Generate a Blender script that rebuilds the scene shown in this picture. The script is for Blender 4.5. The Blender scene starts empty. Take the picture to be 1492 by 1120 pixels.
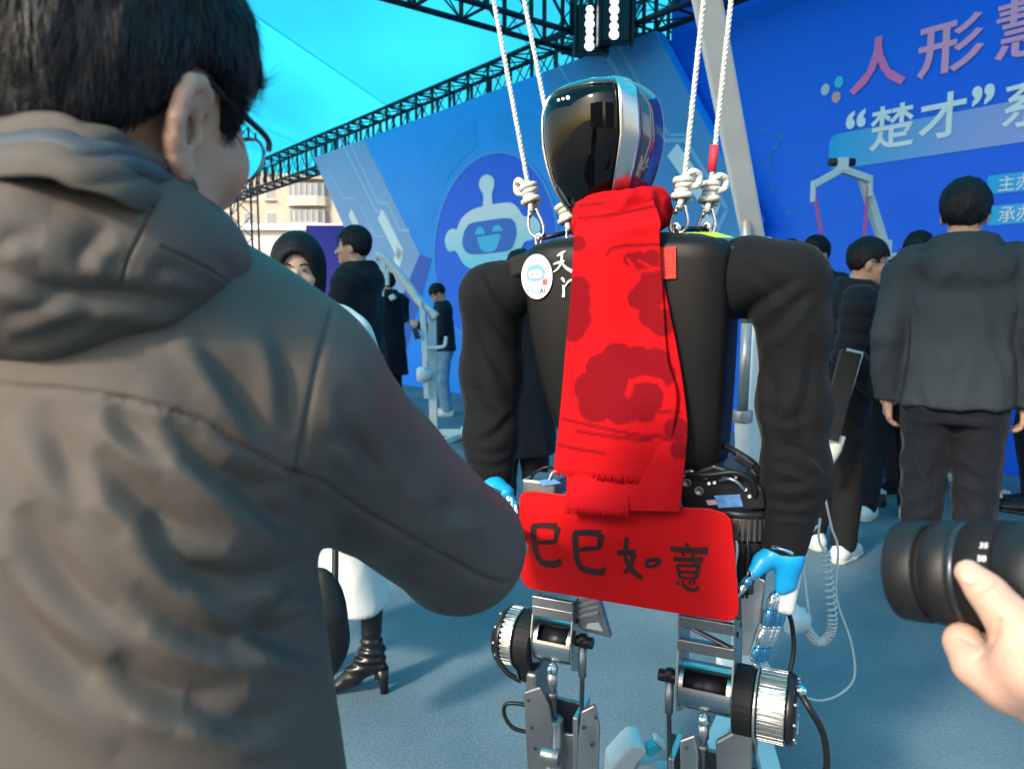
import bpy, bmesh, math, random
import numpy as np
from mathutils import Vector, Matrix
random.seed(7); rng = np.random.default_rng(7)
R = math.radians
scene = bpy.context.scene
C = scene.collection

# ------------------------------------------------------------------ camera, sky, sun, exposure
FPX, CX, CY, HZ, CAMZ = 1100.0, 746.0, 560.0, 445.0, 1.3      # focal length and centre in photo pixels, horizon row, eye height
PITCH = math.atan((CY - HZ) / FPX)
cam_d = bpy.data.cameras.new('camera'); cam = bpy.data.objects.new('camera', cam_d); C.objects.link(cam)
cam_d.sensor_width = 36; cam_d.lens = 36 * FPX / 1492; cam_d.clip_start = .02; cam_d.clip_end = 2000
cam_d.dof.use_dof = True; cam_d.dof.focus_distance = 1.45; cam_d.dof.aperture_fstop = 6.5
cam.location = (0, 0, CAMZ); cam.rotation_euler = (math.pi / 2 - PITCH, 0, 0)
scene.camera = cam

SUN_EL, SUN_AZ = R(31), math.atan2(-.64, -.77)              # sun stands behind the camera, to the left
world = bpy.data.worlds.new('World'); scene.world = world; world.use_nodes = True
wn = world.node_tree.nodes; wl = world.node_tree.links
sky = wn.new('ShaderNodeTexSky'); sky.sky_type = 'NISHITA'; sky.sun_disc = False
sky.sun_elevation = SUN_EL; sky.sun_rotation = SUN_AZ % (2 * math.pi); sky.air_density = 1.2; sky.dust_density = 2.2
wl.new(sky.outputs[0], wn['Background'].inputs[0]); wn['Background'].inputs[1].default_value = .15
sun_d = bpy.data.lights.new('sun', 'SUN'); sun = bpy.data.objects.new('sun', sun_d); C.objects.link(sun)
sun_d.energy = 2.0; sun_d.angle = R(6); sun_d.color = (1, .9, .77)
sdir = Vector((-math.sin(SUN_AZ) * math.cos(SUN_EL), -math.cos(SUN_AZ) * math.cos(SUN_EL), -math.sin(SUN_EL)))
sun.rotation_euler = sdir.to_track_quat('-Z', 'Y').to_euler(); sun.location = (-6, -10, 9)
vs = scene.view_settings; vs.view_transform = 'Standard'; vs.look = 'None'; vs.gamma = 1; vs.use_curve_mapping = False
vs.exposure = 1.2
scene.cycles.use_denoising = True; scene.cycles.max_bounces = 8; scene.cycles.transmission_bounces = 6
scene.cycles.sample_clamp_indirect = 4; scene.cycles.caustics_reflective = False; scene.cycles.caustics_refractive = False

# ------------------------------------------------------------------ measuring from the photo: pixel -> point at a real depth / on a real plane
_F = Vector((0, math.cos(PITCH), -math.sin(PITCH))); _U = Vector((0, math.sin(PITCH), math.cos(PITCH)))
def ray(px, py): return _F + _U * ((CY - py) / FPX) + Vector(((px - CX) / FPX, 0, 0))
def P(px, py, Y):
    d = ray(px, py); t = Y / d.y
    return Vector((0, 0, CAMZ)) + d * t
def ground(px, py, z=0):
    d = ray(px, py); return Vector((0, 0, CAMZ)) + d * ((z - CAMZ) / d.z)
def plane_hit(px, py, o, n):
    d = ray(px, py); c = Vector((0, 0, CAMZ)); return c + d * ((o - c).dot(n) / d.dot(n))

# ------------------------------------------------------------------ materials
MATS = {}
def mat(name, col, rough=.6, metal=0., var=0., vscale=8., bump=0., bscale=150., spec=.5, coat=0., sss=0., sheen=0., stretch=(1, 1, 1), col2=None, rvar=0., emit=0., alpha=1., trans=0., ior=1.45):
    if name in MATS: return MATS[name]
    m = bpy.data.materials.new(name); m.use_nodes = True; MATS[name] = m
    nt = m.node_tree; n = nt.nodes; l = nt.links; b = n['Principled BSDF']
    b.inputs['Base Color'].default_value = (*col, 1); b.inputs['Roughness'].default_value = rough; b.inputs['Metallic'].default_value = metal
    b.inputs['Specular IOR Level'].default_value = spec; b.inputs['IOR'].default_value = ior
    b.inputs['Coat Weight'].default_value = coat; b.inputs['Coat Roughness'].default_value = .04
    if trans: b.inputs['Transmission Weight'].default_value = trans
    if alpha < 1: b.inputs['Alpha'].default_value = alpha
    if sheen: b.inputs['Sheen Weight'].default_value = sheen; b.inputs['Sheen Roughness'].default_value = .4
    if sss:
        b.inputs['Subsurface Weight'].default_value = sss; b.inputs['Subsurface Radius'].default_value = (1, .35, .2); b.inputs['Subsurface Scale'].default_value = .008
    if emit: b.inputs['Emission Color'].default_value = (*col, 1); b.inputs['Emission Strength'].default_value = emit
    tc = n.new('ShaderNodeTexCoord'); mp = n.new('ShaderNodeMapping'); l.new(tc.outputs['Object'], mp.inputs[0]); mp.inputs['Scale'].default_value = stretch
    if var or col2:
        t = n.new('ShaderNodeTexNoise'); t.inputs['Scale'].default_value = vscale; t.inputs['Detail'].default_value = 5; t.inputs['Roughness'].default_value = .6
        l.new(mp.outputs[0], t.inputs['Vector'])
        r = n.new('ShaderNodeValToRGB'); l.new(t.outputs['Fac'], r.inputs[0])
        c2 = col2 or tuple(min(1, c * (1 + var)) for c in col); c1 = col if col2 else tuple(c * (1 - var) for c in col)
        r.color_ramp.elements[0].position = .32; r.color_ramp.elements[1].position = .68
        r.color_ramp.elements[0].color = (*c1, 1); r.color_ramp.elements[1].color = (*c2, 1)
        l.new(r.outputs[0], b.inputs['Base Color'])
        if rvar:
            q = n.new('ShaderNodeMapRange'); q.inputs['To Min'].default_value = max(0, rough - rvar); q.inputs['To Max'].default_value = min(1, rough + rvar)
            l.new(t.outputs['Fac'], q.inputs['Value']); l.new(q.outputs[0], b.inputs['Roughness'])
    if bump:
        t = n.new('ShaderNodeTexNoise'); t.inputs['Scale'].default_value = bscale; t.inputs['Detail'].default_value = 4
        l.new(mp.outputs[0], t.inputs['Vector']); bp = n.new('ShaderNodeBump'); bp.inputs['Strength'].default_value = bump; bp.inputs['Distance'].default_value = .004
        l.new(t.outputs['Fac'], bp.inputs['Height']); l.new(bp.outputs[0], b.inputs['Normal'])
    return m

# ------------------------------------------------------------------ objects
def tag(o, label=None, cat=None, group=None, kind=None):
    if label: o['label'] = label
    if cat: o['category'] = cat
    if group: o['group'] = group
    if kind: o['kind'] = kind
    return o
def thing(name, label, cat, loc=(0, 0, 0), rotz=0, group=None):
    o = bpy.data.objects.new(name, None); C.objects.link(o); o.location = loc; o.rotation_euler = (0, 0, rotz); o.empty_display_size = .1
    return tag(o, label, cat, group)
def link(name, me, m=None, parent=None):
    if m is not None and not me.materials: me.materials.append(m)
    o = bpy.data.objects.new(name, me); C.objects.link(o)
    if parent is not None: o.parent = parent
    return o
def mk(name, verts, faces, m, parent=None, smooth=True, off=None):
    me = bpy.data.meshes.new(name)
    if off is not None: verts = [Vector(v) - Vector(off) for v in verts] if not isinstance(verts, np.ndarray) else verts - np.array(off)[None]
    if isinstance(verts, np.ndarray): verts = verts.tolist()
    if isinstance(faces, np.ndarray): faces = faces.tolist()
    me.from_pydata([tuple(v) for v in verts], [], faces); me.update()
    if smooth: me.polygons.foreach_set('use_smooth', [True] * len(me.polygons))
    return link(name, me, m, parent)
def basis(d):
    d = Vector(d).normalized(); a = Vector((0, 0, 1)) if abs(d.z) < .9 else Vector((1, 0, 0))
    x = a.cross(d).normalized(); return x, d.cross(x), d
class MB:
    def __init__(s): s.v = []; s.f = []; s.sm = []
    def add(s, v, f, sm=False):
        k = len(s.v); s.v += [Vector(p) for p in v]; s.f += [[i + k for i in g] for g in f]; s.sm += [sm] * len(f); return s
    def box(s, c, size, rot=None):
        c = Vector(c); h = [x / 2 for x in size]; M = rot if rot is not None else Matrix.Identity(3)
        v = [c + M @ Vector((sx * h[0], sy * h[1], sz * h[2])) for sz in (-1, 1) for sy in (-1, 1) for sx in (-1, 1)]
        return s.add(v, [(0, 2, 3, 1), (4, 5, 7, 6), (0, 1, 5, 4), (2, 6, 7, 3), (0, 4, 6, 2), (1, 3, 7, 5)])
    def bar(s, a, b, w, t, side=None):                          # rectangular bar a->b
        a = Vector(a); b = Vector(b); d = (b - a).normalized(); x = Vector(side) if side is not None else basis(d)[0]
        x = (x - d * x.dot(d)).normalized(); y = d.cross(x)
        return s.box((a + b) / 2, (w, t, (b - a).length), Matrix((x, y, d)).transposed())
    def tube(s, pts, r, n=10, caps=True):
        pts = [Vector(p) for p in pts]; rr = r if isinstance(r, (list, tuple)) else [r] * len(pts); v = []; f = []
        x = None
        for i, p in enumerate(pts):
            d = (pts[min(i + 1, len(pts) - 1)] - pts[max(i - 1, 0)]).normalized()
            x = basis(d)[0] if x is None else (x - d * x.dot(d)).normalized()
            y = d.cross(x)
            v += [p + (x * math.cos(2 * math.pi * k / n) + y * math.sin(2 * math.pi * k / n)) * rr[i] for k in range(n)]
        for i in range(len(pts) - 1):
            f += [(i * n + k, i * n + (k + 1) % n, (i + 1) * n + (k + 1) % n, (i + 1) * n + k) for k in range(n)]
        s.add(v, f, True)
        if caps:
            k = len(s.v) - len(v); m = len(pts) - 1
            s.f += [[k + i for i in range(n)][::-1], [k + m * n + i for i in range(n)]]; s.sm += [False, False]
        return s
    def cyl(s, a, b, r, r2=None, n=24): return s.tube([a, b], [r, r if r2 is None else r2], n)
    def lathe(s, o, d, prof, n=32, x=None):                     # prof: (along, radius)
        o = Vector(o); bx, by, d = basis(d)
        v = [o + d * a + (bx * math.cos(2 * math.pi * k / n) + by * math.sin(2 * math.pi * k / n)) * r for a, r in prof for k in range(n)]
        f = [(i * n + k, i * n + (k + 1) % n, (i + 1) * n + (k + 1) % n, (i + 1) * n + k) for i in range(len(prof) - 1) for k in range(n)]
        return s.add(v, f, True)
    def prism(s, pts, d):                                       # polygon extruded along d
        d = Vector(d); n = len(pts); a = [Vector(p) for p in pts]
        nrm = Vector((0, 0, 0))
        for i in range(n): nrm += a[i].cross(a[(i + 1) % n])
        if nrm.dot(d) > 0: a = a[::-1]
        return s.add(a + [p + d for p in a], [list(range(n)), list(range(2 * n - 1, n - 1, -1))] + [(i, i + n, (i + 1) % n + n, (i + 1) % n) for i in range(n)])
    def ball(s, c, r, n=16, rot=None):
        c = Vector(c); rx = Vector(r) if not isinstance(r, (int, float)) else Vector((r, r, r)); m = n // 2; v = []; f = []
        M = rot if rot is not None else Matrix.Identity(3)
        for i in range(m + 1):
            t = math.pi * i / m
            v += [c + M @ Vector((rx.x * math.sin(t) * math.cos(2 * math.pi * k / n), rx.y * math.sin(t) * math.sin(2 * math.pi * k / n), rx.z * math.cos(t))) for k in range(n)]
        f = [(i * n + k, (i + 1) * n + k, (i + 1) * n + (k + 1) % n, i * n + (k + 1) % n) for i in range(m) for k in range(n)]
        return s.add(v, f, True)
    def build(s, name, m, parent=None, bevel=0, seg=2, off=None, allsmooth=False):
        me = bpy.data.meshes.new(name); o3 = Vector(off) if off is not None else Vector((0, 0, 0))
        me.from_pydata([tuple(p - o3) for p in s.v], [], s.f); me.update()
        me.polygons.foreach_set('use_smooth', [bool(x) or allsmooth for x in s.sm])
        bm = bmesh.new(); bm.from_mesh(me)
        bmesh.ops.remove_doubles(bm, verts=bm.verts, dist=1e-6)
        if bevel:
            es = [e for e in bm.edges if len(e.link_faces) == 2 and e.calc_face_angle(0) > .6 and not (e.link_faces[0].smooth and e.link_faces[1].smooth and e.calc_face_angle(0) < 1.0)]
            bmesh.ops.bevel(bm, geom=es, offset=bevel, segments=seg, affect='EDGES', clamp_overlap=True, profile=.5)
        bmesh.ops.recalc_face_normals(bm, faces=bm.faces)
        bm.to_mesh(me); bm.free()
        return link(name, me, m, parent)
_unit = {}
def rod(name, a, b, r, m, parent, n=8, square=False):          # a strut: shared unit mesh, its own matrix (parent frame)
    key = (n, square, m.name)
    if key not in _unit:
        mb = MB().box((0, 0, .5), (2, 2, 1)) if square else MB().tube([(0, 0, 0), (0, 0, 1)], 1, n)
        o = mb.build(name, m); _unit[key] = o.data; bpy.data.objects.remove(o)
    o = link(name, _unit[key], None, parent); a = Vector(a); b = Vector(b); x, y, d = basis(b - a); L = (b - a).length
    o.matrix_local = Matrix.Translation(a) @ Matrix((x * r, y * r, d * L)).transposed().to_4x4()
    return o
def copy_tree(o, parent=None):
    c = o.copy(); C.objects.link(c); c.parent = parent
    for ch in list(o.children): copy_tree(ch, c)
    return c
def catmull(pts, k=6):
    pts = [Vector(p) for p in pts]; out = []
    for i in range(len(pts) - 1):
        p0, p1, p2, p3 = pts[max(i - 1, 0)], pts[i], pts[i + 1], pts[min(i + 2, len(pts) - 1)]
        for j in range(k):
            t = j / k
            out.append(.5 * (2 * p1 + (p2 - p0) * t + (2 * p0 - 5 * p1 + 4 * p2 - p3) * t * t + (3 * p1 - p0 - 3 * p2 + p3) * t ** 3))
    return out + [pts[-1]]

# ------------------------------------------------------------------ soft bodies: distance fields meshed with surface nets
def V3(p): return np.array(tuple(p), dtype=np.float32)
def cone(Pp, a, b, ra, rb):
    a = V3(a); b = V3(b); ba = b - a; pa = Pp - a
    h = np.clip(pa @ ba / max(1e-9, float(ba @ ba)), 0, 1)
    return np.linalg.norm(pa - h[..., None] * ba, axis=-1) - (ra + (rb - ra) * h)
def chain(Pp, pts, rad, k=.0):
    d = None
    for i in range(len(pts) - 1):
        e = cone(Pp, pts[i], pts[i + 1], rad[i], rad[i + 1]); d = e if d is None else (smin(d, e, k) if k else np.minimum(d, e))
    return d
def ell(Pp, c, r, M=None):
    p = Pp - V3(c)
    if M is not None: p = p @ np.array(M, dtype=np.float32)     # columns of M are the ellipsoid axes
    r = V3(r); k0 = np.linalg.norm(p / r, axis=-1); k1 = np.linalg.norm(p / (r * r), axis=-1) + 1e-9
    return k0 * (k0 - 1) / k1
def smin(a, b, k):
    h = np.clip(.5 + .5 * (b - a) / k, 0, 1); return b * (1 - h) + a * h - k * h * (1 - h)
def smax(a, b, k): return -smin(-a, -b, k)
def half(Pp, o, n):                                             # positive on the side n points to
    n = Vector(n).normalized(); return (Pp - V3(o)) @ V3(n)
def nets(fn, lo, hi, h):
    lo = np.array(lo, dtype=np.float32); n = [int(math.ceil((hi[i] - lo[i]) / h)) + 1 for i in range(3)]
    g = [lo[i] + h * np.arange(n[i], dtype=np.float32) for i in range(3)]
    D = np.empty(n, dtype=np.float32)
    for i0 in range(0, n[0], 24):
        X = np.stack(np.meshgrid(g[0][i0:i0 + 24], g[1], g[2], indexing='ij'), -1); D[i0:i0 + 24] = fn(X)
    D[0] = D[-1] = 1; D[:, 0] = D[:, -1] = 1; D[:, :, 0] = D[:, :, -1] = 1
    S = D < 0; n1 = [k - 1 for k in n]
    cnt = np.zeros(n1, np.float32); pos = np.zeros(n1 + [3], np.float32)
    cs = [(i, j, k) for i in (0, 1) for j in (0, 1) for k in (0, 1)]
    def sub(A, c): return A[c[0]:c[0] + n1[0], c[1]:c[1] + n1[1], c[2]:c[2] + n1[2]]
    for a in cs:
        for ax in range(3):
            if a[ax]: continue
            b = list(a); b[ax] = 1
            da = sub(D, a); db = sub(D, b); m = sub(S, a) != sub(S, b)
            t = np.where(m, da / np.where(m, da - db, 1), 0)
            cnt += m
            for q in range(3): pos[..., q] += m * (a[q] + (t if q == ax else 0))
    act = cnt > 0; idx = -np.ones(n1, np.int64); ii = np.argwhere(act); idx[act] = np.arange(len(ii))
    V = lo + h * (ii + pos[act] / cnt[act][:, None])
    F = []
    for ax in range(3):
        o1, o2 = (ax + 1) % 3, (ax + 2) % 3
        sl = [slice(None)] * 3; sl2 = [slice(None)] * 3; sl[ax] = slice(0, -1); sl2[ax] = slice(1, None)
        a = S[tuple(sl)]; b = S[tuple(sl2)]; e = np.argwhere(a != b)
        if not len(e): continue
        e = e[(e[:, o1] > 0) & (e[:, o2] > 0) & (e[:, o1] < n1[o1]) & (e[:, o2] < n1[o2])]
        fl = a[e[:, 0], e[:, 1], e[:, 2]]
        def vid(d1, d2):
            q = e.copy(); q[:, o1] -= d1; q[:, o2] -= d2; return idx[q[:, 0], q[:, 1], q[:, 2]]
        Q = np.stack([vid(1, 1), vid(0, 1), vid(0, 0), vid(1, 0)], 1)
        Q[~fl] = Q[~fl][:, ::-1]; F.append(Q)
    F = np.concatenate(F) if F else np.zeros((0, 4), np.int64)
    return V, F
def vnormals(V, F):
    n = np.cross(V[F[:, 2]] - V[F[:, 0]], V[F[:, 3]] - V[F[:, 1]]); N = np.zeros_like(V)
    for k in range(4): np.add.at(N, F[:, k], n)
    return N / (np.linalg.norm(N, axis=1, keepdims=True) + 1e-12)
def relax(V, F, it=2, f=.5):
    for _ in range(it):
        A = np.zeros_like(V); c = np.zeros(len(V))
        for k in range(4):
            a, b = F[:, k], F[:, (k + 1) % 4]
            np.add.at(A, a, V[b]); np.add.at(A, b, V[a]); np.add.at(c, a, 1); np.add.at(c, b, 1)
        V = V * (1 - f) + f * A / np.maximum(c, 1)[:, None]
    return V
_perm = rng.permutation(256); _grad = rng.normal(size=(256, 3)); _grad /= np.linalg.norm(_grad, axis=1, keepdims=True)
def gnoise(p):
    p = np.asarray(p, float); i = np.floor(p).astype(int); f = p - i; u = f * f * f * (f * (f * 6 - 15) + 10); r = 0
    for a in (0, 1):
        for b in (0, 1):
            for c in (0, 1):
                g = _grad[_perm[(_perm[(_perm[(i[:, 0] + a) & 255] + i[:, 1] + b) & 255] + i[:, 2] + c) & 255]]
                w = (u[:, 0] if a else 1 - u[:, 0]) * (u[:, 1] if b else 1 - u[:, 1]) * (u[:, 2] if c else 1 - u[:, 2])
                r = r + w * ((f - np.array([a, b, c])) * g).sum(1)
    return r
def folds(V, F, amp, size, seed=0, aniso=(1, 1, .55)):           # soft cloth folds: warped ridged noise pushed along the normals
    N = vnormals(V, F); p = V * np.array(aniso) / size + seed * 7.3
    w = np.stack([gnoise(p * .7 + 11), gnoise(p * .7 + 23), gnoise(p * .7 + 37)], 1)
    a = 1 - 2 * np.abs(gnoise(p + w * 1.1)); b = gnoise(p * 2.3 + w * .8 + 5); c = (1 - 2 * np.abs(gnoise(p * 1.9 + w * 1.6 + 17))) ** 3
    m = np.clip(.4 + 1.6 * gnoise(p * .6 + 41), 0, 1)
    return V + N * (amp * (a - .55) + amp * .40 * b + amp * .55 * c * m)[:, None]
def pix(V):                                                      # photo pixel of each point (for laying seams and folds where the cloth shows them)
    q = V - np.array([0, 0, CAMZ]); z = q @ np.array(_F); x = q[:, 0]; y = q @ np.array(_U)
    return np.stack([CX + FPX * x / z, CY - FPX * y / z], 1), z
def seg_dist(q, poly):
    best = np.full(len(q), 1e9); tt = np.zeros(len(q)); n = len(poly) - 1; sd = np.zeros(len(q))
    for i in range(n):
        a = np.array(poly[i], float)[:2]; b = np.array(poly[i + 1], float)[:2]; ba = b - a; pa = q - a
        h = np.clip(pa @ ba / (ba @ ba), 0, 1); r = pa - h[:, None] * ba; d = np.linalg.norm(r, axis=1); m = d < best
        best[m] = d[m]; tt[m] = (i + h[m]) / n; sd[m] = (ba[0] * pa[m, 1] - ba[1] * pa[m, 0]) / np.linalg.norm(ba)
    return best, tt, sd

# ------------------------------------------------------------------ flat print: text and shapes laid on a surface
def glyphs(body, bold=0.):
    cu = bpy.data.curves.new('lettering', 'FONT'); cu.body = body; cu.size = 1; cu.offset = bold; cu.resolution_u = 3
    o = bpy.data.objects.new('lettering', cu); C.objects.link(o); dg = bpy.context.evaluated_depsgraph_get(); dg.update()
    me = bpy.data.meshes.new_from_object(o.evaluated_get(dg)); bpy.data.objects.remove(o); bpy.data.curves.remove(cu)
    v = np.array([p.co[:2] for p in me.vertices]) if len(me.vertices) else np.zeros((0, 2)); f = [list(p.vertices) for p in me.polygons]; bpy.data.meshes.remove(me)
    return v, f
def ribbon(pts, wid, k=5):                                       # brush stroke: polyline -> 2D strip
    c = catmull([(p[0], p[1], 0) for p in pts], k); n = len(c); v = []; f = []
    for i, p in enumerate(c):
        d = c[min(i + 1, n - 1)] - c[max(i - 1, 0)]; d.normalize(); s = Vector((-d.y, d.x, 0)); t = i / (n - 1)
        w = np.interp(t, np.linspace(0, 1, len(wid)), wid) / 2 if isinstance(wid, (list, tuple)) else wid / 2
        v += [p + s * w, p - s * w]
    f = [(2 * i, 2 * i + 1, 2 * i + 3, 2 * i + 2) for i in range(n - 1)]
    return [(p.x, p.y) for p in v], f
# ------------------------------------------------------------------ the setting
def sheet(name, x0, x1, y0, y1, z, m, nx=1, ny=1):
    v = [(x0 + (x1 - x0) * i / nx, y0 + (y1 - y0) * j / ny, z) for j in range(ny + 1) for i in range(nx + 1)]
    f = [(j * (nx + 1) + i, j * (nx + 1) + i + 1, (j + 1) * (nx + 1) + i + 1, (j + 1) * (nx + 1) + i) for j in range(ny) for i in range(nx)]
    return mk(name, v, f, m)
M_pave = mat('paving', (.20, .19, .18), .9, var=.25, vscale=3, bump=.3, bscale=60)
tag(sheet('ground', -700, 700, -700, 900, -.008, M_pave), kind='structure')
M_carpet = mat('event_carpet', (.040, .125, .205), .95, var=.0, sheen=.0)
def _carpet_nodes(m):
    nt = m.node_tree; n = nt.nodes; l = nt.links; b = n['Principled BSDF']; tc = n.new('ShaderNodeTexCoord')
    a = n.new('ShaderNodeTexNoise'); a.inputs['Scale'].default_value = 1.4; a.inputs['Detail'].default_value = 6
    f = n.new('ShaderNodeTexNoise'); f.inputs['Scale'].default_value = 95; f.inputs['Detail'].default_value = 6; f.inputs['Roughness'].default_value = .75
    mx = n.new('ShaderNodeMath'); mx.operation = 'MULTIPLY_ADD'; mx.inputs[1].default_value = .45
    for t in (a, f): l.new(tc.outputs['Object'], t.inputs['Vector'])
    l.new(a.outputs['Fac'], mx.inputs[0]); h = n.new('ShaderNodeMath'); h.operation = 'MULTIPLY'; h.inputs[1].default_value = .55
    l.new(f.outputs['Fac'], h.inputs[0]); l.new(h.outputs[0], mx.inputs[2])
    r = n.new('ShaderNodeValToRGB'); l.new(mx.outputs[0], r.inputs[0]); e = r.color_ramp.elements
    e[0].position = .37; e[0].color = (.062, .116, .152, 1); e[1].position = .63; e[1].color = (.172, .232, .262, 1)
    l.new(r.outputs[0], b.inputs['Base Color'])
    bp = n.new('ShaderNodeBump'); bp.inputs['Strength'].default_value = .7; bp.inputs['Distance'].default_value = .006; l.new(f.outputs['Fac'], bp.inputs['Height']); l.new(bp.outputs[0], b.inputs['Normal'])
_carpet_nodes(M_carpet)
tag(sheet('carpet', -14, 16, -6, 22, 0, M_carpet, 30, 28), kind='structure')

# --- printed backdrop: everything on it is measured in wall coordinates (s along the wall, z up)
_d = ray(-120, HZ); WE = Vector((-_d.x, -_d.y, 0)).normalized(); W0 = ground(600, 562); WN = Vector((WE.y, -WE.x, 0))
def wall(px, py, off=0.):
    q = plane_hit(px, py, W0 + WN * off, WN); return (q - W0).dot(WE), q.z
def wp(s, z, off=0.): return W0 + WE * s + Vector((0, 0, z)) + WN * off
def grad_mat(name, c0, c1, axis, lo, hi, rough=.45, noise=.0, nsc=1.2, emit=0.):
    m = bpy.data.materials.new(name); m.use_nodes = True; n = m.node_tree.nodes; l = m.node_tree.links; b = n['Principled BSDF']; b.inputs['Roughness'].default_value = rough
    b.inputs['Specular IOR Level'].default_value = .25
    tc = n.new('ShaderNodeTexCoord'); sp = n.new('ShaderNodeSeparateXYZ'); l.new(tc.outputs['Object'], sp.inputs[0])
    mr = n.new('ShaderNodeMapRange'); mr.inputs['From Min'].default_value = lo; mr.inputs['From Max'].default_value = hi; l.new(sp.outputs['XYZ'.index(axis)], mr.inputs['Value'])
    src = mr.outputs[0]
    if noise:
        t = n.new('ShaderNodeTexNoise'); t.inputs['Scale'].default_value = nsc; t.inputs['Detail'].default_value = 2; l.new(tc.outputs['Object'], t.inputs['Vector'])
        ad = n.new('ShaderNodeMath'); ad.operation = 'MULTIPLY_ADD'; ad.inputs[1].default_value = noise; l.new(t.outputs['Fac'], ad.inputs[0])
        sb = n.new('ShaderNodeMath'); sb.operation = 'SUBTRACT'; sb.inputs[1].default_value = noise / 2; l.new(mr.outputs[0], sb.inputs[0]); l.new(sb.outputs[0], ad.inputs[2]); src = ad.outputs[0]
    bt = n.new('ShaderNodeTexNoise'); bt.inputs['Scale'].default_value = 2.2; bt.inputs['Detail'].default_value = 3; l.new(tc.outputs['Object'], bt.inputs['Vector']); bp = n.new('ShaderNodeBump'); bp.inputs['Strength'].default_value = .35; bp.inputs['Distance'].default_value = .05; l.new(bt.outputs['Fac'], bp.inputs['Height']); l.new(bp.outputs[0], b.inputs['Normal'])
    mx = n.new('ShaderNodeMix'); mx.data_type = 'RGBA'; mx.inputs[6].default_value = (*c0, 1); mx.inputs[7].default_value = (*c1, 1)
    l.new(src, mx.inputs[0]); l.new(mx.outputs[2], b.inputs['Base Color']); return m
# the boards' local frame: x along the wall, y out of the wall, z up
def board_root(name, label, off):
    return thing(name, label, 'backdrop', wp(0, 0, off), math.atan2(WE.y, WE.x))
def flat(name, pts, m, parent, off):                              # polygon in (s,z) laid "off" proud of its board
    return mk(name, [(s, -off, z) for s, z in pts], [list(range(len(pts)))], m, parent, smooth=False)
def flat_mesh(name, v, f, m, parent, off): return mk(name, [(s, -off, z) for s, z in v], f, m, parent, smooth=False)
def ring(name, c, r0, r1, a0, a1, m, parent, off, asp=1., n=48):
    v = []; f = []
    for i in range(n + 1):
        a = a0 + (a1 - a0) * i / n
        v += [(c[0] + math.cos(a) * r0, c[1] + math.sin(a) * r0 * asp), (c[0] + math.cos(a) * r1, c[1] + math.sin(a) * r1 * asp)]
    f = [(2 * i, 2 * i + 1, 2 * i + 3, 2 * i + 2) for i in range(n)]
    return flat_mesh(name, v, f, m, parent, off)
def disc(c, rx, ry, n=40): return [(c[0] + rx * math.cos(2 * math.pi * i / n), c[1] + ry * math.sin(2 * math.pi * i / n)) for i in range(n)]
def smooth_poly(px, k=4):
    q = catmull([(x, y, 0) for x, y in px + px[:1]], k)[:-1]; return [(p.x, p.y) for p in q]

LOGO = board_root('logo_backdrop', 'blue chevron-edged backdrop board printed with a smiling robot head emblem', 0)
# pale chevron bands and the deep blue board itself
ZT, ZM = 4.15, 2.1
tipR = wall(1103, 297)[0]; L0 = wall(457, 218)[0]; L1 = wall(530, 195)[0]; tipL = wall(612, 365)[0]; R0 = wall(791, 103)[0]; R1 = wall(955, 45)[0]
outl = [(L0, ZT), (tipL - (L1 - L0), ZM), (L0, 0), (R1, 0), (tipR, ZM), (R1, ZT)]
mb = MB().prism([(s, .14, z) for s, z in outl], (0, -.14, 0)); mb.build('board', grad_mat('board_blue', (.010, .23, .84), (.018, .36, .90), 'Z', 0, 4.2, noise=.8), LOGO)
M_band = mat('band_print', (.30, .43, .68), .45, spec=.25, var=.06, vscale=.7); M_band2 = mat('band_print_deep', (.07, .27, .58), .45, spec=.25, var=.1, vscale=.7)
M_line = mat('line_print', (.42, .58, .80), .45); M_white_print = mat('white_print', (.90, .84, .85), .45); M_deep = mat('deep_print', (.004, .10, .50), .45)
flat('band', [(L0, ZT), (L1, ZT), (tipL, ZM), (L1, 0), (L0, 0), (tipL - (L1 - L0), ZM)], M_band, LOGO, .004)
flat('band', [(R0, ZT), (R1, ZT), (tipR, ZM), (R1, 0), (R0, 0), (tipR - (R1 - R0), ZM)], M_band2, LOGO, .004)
flat('deep_blue_wedge', [(tipL, ZM), (L1 + .25, 0.3), (L1 + 1.2, .3), (tipL + .35, ZM - .1)], M_deep, LOGO, .004)  # wedge printed in a deeper blue beside the left band
def wall_stroke(name, pxs, w, m, off=.008, root=LOGO, woff=0.):
    q = [wall(x, y, woff) for x, y in pxs]; v, f = [], []
    for i in range(len(q) - 1):
        a = Vector(q[i]); b = Vector(q[i + 1]); d = (b - a).normalized(); s = Vector((-d.y, d.x)) * w / 2; k = len(v); a = a - d * w * .3; b = b + d * w * .3
        v += [a + s, a - s, b - s, b + s]; f.append((k, k + 1, k + 2, k + 3))
    return flat_mesh(name, [(p.x, p.y) for p in v], f, m, root, off)
Z2 = lambda x, y: (350 + x / 3.73, 180 + y / 3.73)               # a zoomed view of the left band
wall_stroke('circuit_line', [Z2(545, 85), Z2(740, 475), Z2(790, 480), Z2(890, 700), Z2(870, 780)], .05, M_line)
wall_stroke('circuit_line', [Z2(585, 75), Z2(750, 430), Z2(800, 432), Z2(870, 580), Z2(920, 580)], .04, M_line)
wall_stroke('circuit_line', [Z2(480, 250), Z2(560, 405), Z2(625, 408)], .03, M_line)
wall_stroke('circuit_line', [Z2(650, 440), Z2(735, 612), Z2(780, 615)], .03, M_line)
wall_stroke('white_stripe', [Z2(770, 505), Z2(870, 705)], .22, M_white_print, .012); wall_stroke('white_stripe', [Z2(868, 705), Z2(815, 900)], .22, M_white_print, .012)
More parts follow.
